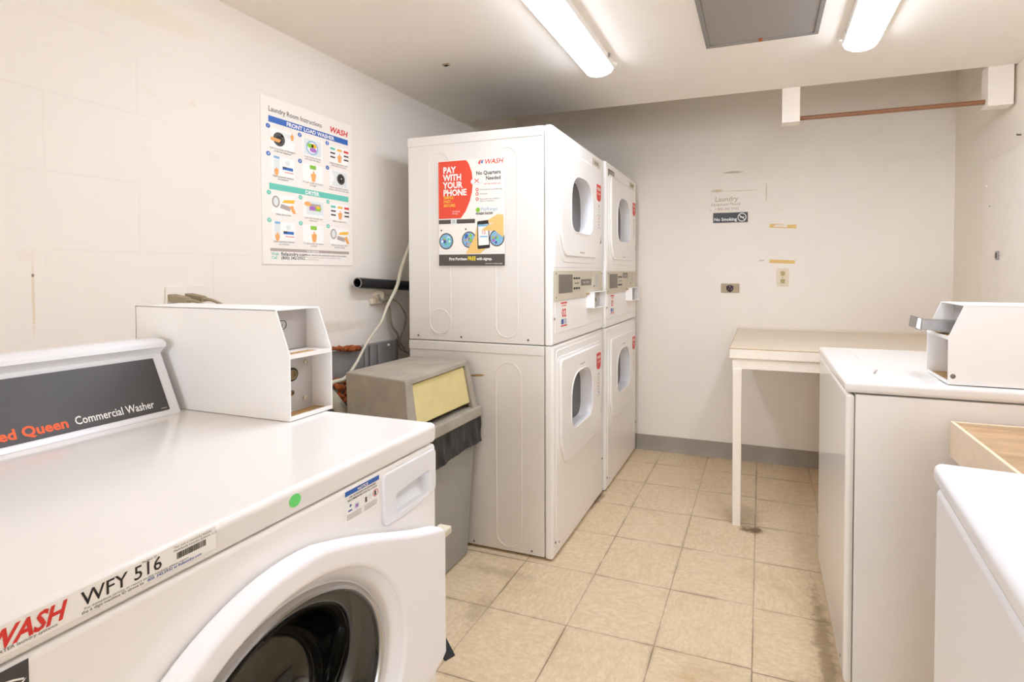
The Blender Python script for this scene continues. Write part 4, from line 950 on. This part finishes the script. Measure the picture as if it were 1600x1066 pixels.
# ---------------- top loading washers, right ----------------
def top_washer(label, origin, rz, full):
    """local: front at x=0 looking -x, depth towards +x; y 0 near .. .685 far"""
    t = thing('top_load_washer', label, 'washing machine', origin, rz, 'top loading washers along the right wall')
    T = parent_world(t); W2, D, Z = .685, .70, .905; em = 'enamel' if full else 'enamel_bright'
    b = MB(T); b.box(.024, D, .003, W2 - .003, .02, .866, em, .004); b.build('cabinet', t)
    b = MB(T); b.box(0, .0225, 0, W2, .02, .866, 'enamel_gloss' if full else em, .011, 4)
    for z in (.06, .3): 
        b.M = T @ fr(FMX, (0, 0, 0)); b.lathe([(0, .002), (.004, .0015), (.005, 0)], 'screw', (-.655 if z > .1 else -.06, z if z < .1 else .12, 0), 10); b.M = T
    b.build('front_panel', t)
    b = MB(T); b.box(-.004, D + .002, -.003, W2 + .003, .870, Z, 'enamel_top' if full else 'enamel_bright', .012, 5); tp_ = b.build('top_panel', t)
    b = MB(T); b.poly(round_poly(rect2(.10, .52, .10 if full else .07, W2 - .06), .012), Z - .001, Z + .0018, 'enamel_top' if full else 'enamel_bright', .001); b.build('lid', t)
    for i in range(4):
        b = MB(T @ Matrix.Translation((.05 if i % 2 else D - .05, .05 if i < 2 else W2 - .05, 0))); b.lathe([(0, .0), (.02, 0), (.02, .008), (.009, .012), (.009, .024)], 'rubber', n=16); b.build('foot', t)
    if full:
        Mp = T @ Matrix(((1, 0, 0, 0), (0, 0, -1, 0), (0, 1, 0, 0), (0, 0, 0, 1)))
        b = MB(Mp); b.poly([(.56, Z), (.60, 1.045), (.62, 1.058), (.68, 1.055), (.70, 1.04), (.70, Z)], -.68, -.23, 'enamel_bright', .004); b.build('console', t)
        b = MB(T); b.poly([(.093, .13), (.10, .13), (.118, .19), (.110, .19)], Z + .0018, Z + .0026, 'print_grey') ; b.build('lid_lip', t)
    return t
top_washer('white top loading washer beside the table, coin box with steel slide on top', (.862, 0, 0), 0, True)
top_washer('plain white topped machine closest to the camera at lower right corner', (.843, -1.315, 0), -math.radians(4.8), False)
MR = Matrix.Translation((1.116, .205, .9073)) @ Matrix.Rotation(PI, 4, 'Z')
cbr = thing('coin_vault', 'white coin box with protruding steel coin slide on the right washer', 'coin box', (1.116, .11, .9073))
coin_box(cbr, MR, .185, .44, .218, True, True)
b = MB(fr(FMY, (0, .0202, 0))); b.lathe([(0, .004), (.0045, .003), (.007, 0)], 'screw', (1.128, .93, 0), 14); b.build('side_screw', cbr)

# ---------------- folding table against the back wall ----------------
t = thing('table', 'white painted wooden table standing against the back wall', 'table', (1.04, 1.3, 0))
TX0, TX1, TY0, TY1 = .487, 1.60, .872, 1.764
b = MB(); b.box(TX0, TX1, TY0, TY1, .806, .852, 'table_white', .003); top = b.build('tabletop', t)
b = MB(); b.box(TX0 + .002, TX1, TY0 + .002, TY1, .8515, .8545, 'table_top', .001); b.build('laminate', top)
b = MB(); b.box(TX0, TX1, TY0 - .0005, TY0 + .004, .8505, .8538, 'worn_edge', .001); b.box(TX0 - .0005, TX0 + .003, TY0, TY1, .8505, .8538, 'worn_edge', .001); b.build('edge_banding', top, 'worn brown edge strip')
b = MB(); b.box(TX0, TX1, TY1 - .012, TY1, .853, .866, 'table_white', .002); b.build('back_batten', t)
for nm, a in (('front', (TX0 + .012, TX1, TY0 + .010, TY0 + .03)), ('side', (TX0 + .012, TX0 + .032, TY0 + .03, TY1)), ('rear', (TX0 + .03, TX1, TY1 - .03, TY1 - .004))):
    b = MB(); b.box(a[0], a[1], a[2], a[3], .755, .806, 'table_white', .002); b.build('apron', t)
for x, y in ((TX0 + .015, TY0 + .006), (TX1 - .055, TY0 + .006), (TX0 + .015, TY1 - .06), (TX1 - .055, TY1 - .06)):
    if x < .6 and y > 1.2: continue
    b = MB(); b.hexa([(x + .002, y, 0), (x + .04, y, 0), (x + .04, y + .04, 0), (x + .002, y + .04, 0), (x, y, .757), (x + .042, y, .757), (x + .042, y + .04, .757), (x, y + .04, .757)], 'table_white', .003); b.build('leg', t)

# low bench between the two right hand machines
t = thing('side_table', 'beige sided stand with worn brown wooden top between the right machines', 'side table', (1.37, -.31, 0))
X0, X1, Y0, Y1, ZT_ = 1.108, 1.64, -.585, -.03, .82
b = MB(); b.poly([rect2(X0, X1, Y0, Y1), rect2(X0 + .009, X1 - .009, Y0 + .009, Y1 - .009)], ZT_ - .095, ZT_, 'apron_beige', .002); b.build('rim', t)
b = MB(); b.box(X0 + .008, X1 - .008, Y0 + .008, Y1 - .008, ZT_ - .03, ZT_ - .008, 'worn_wood', .001); b.build('tabletop', t, 'worn brown board')
for x, y in ((X0 + .03, Y0 + .02), (X1 - .07, Y0 + .02), (X1 - .07, Y1 - .06), (X0 + .12, Y1 - .06)):
    b = MB(); b.box(x, x + .04, y, y + .04, 0, ZT_ - .03, 'apron_beige', .002); b.build('leg', t)

# rubber wedge on the floor beside the left washer
b = MB(); b.hexa([(-.36, -.235, 0), (-.30, -.265, 0), (-.285, -.235, 0), (-.345, -.205, 0), (-.36, -.235, .035), (-.30, -.265, .004), (-.285, -.235, .004), (-.345, -.205, .035)], 'rubber', .002)
solo(b, 'rubber_wedge', 'small black rubber wedge lying on the floor tiles by the left washer', 'wedge')
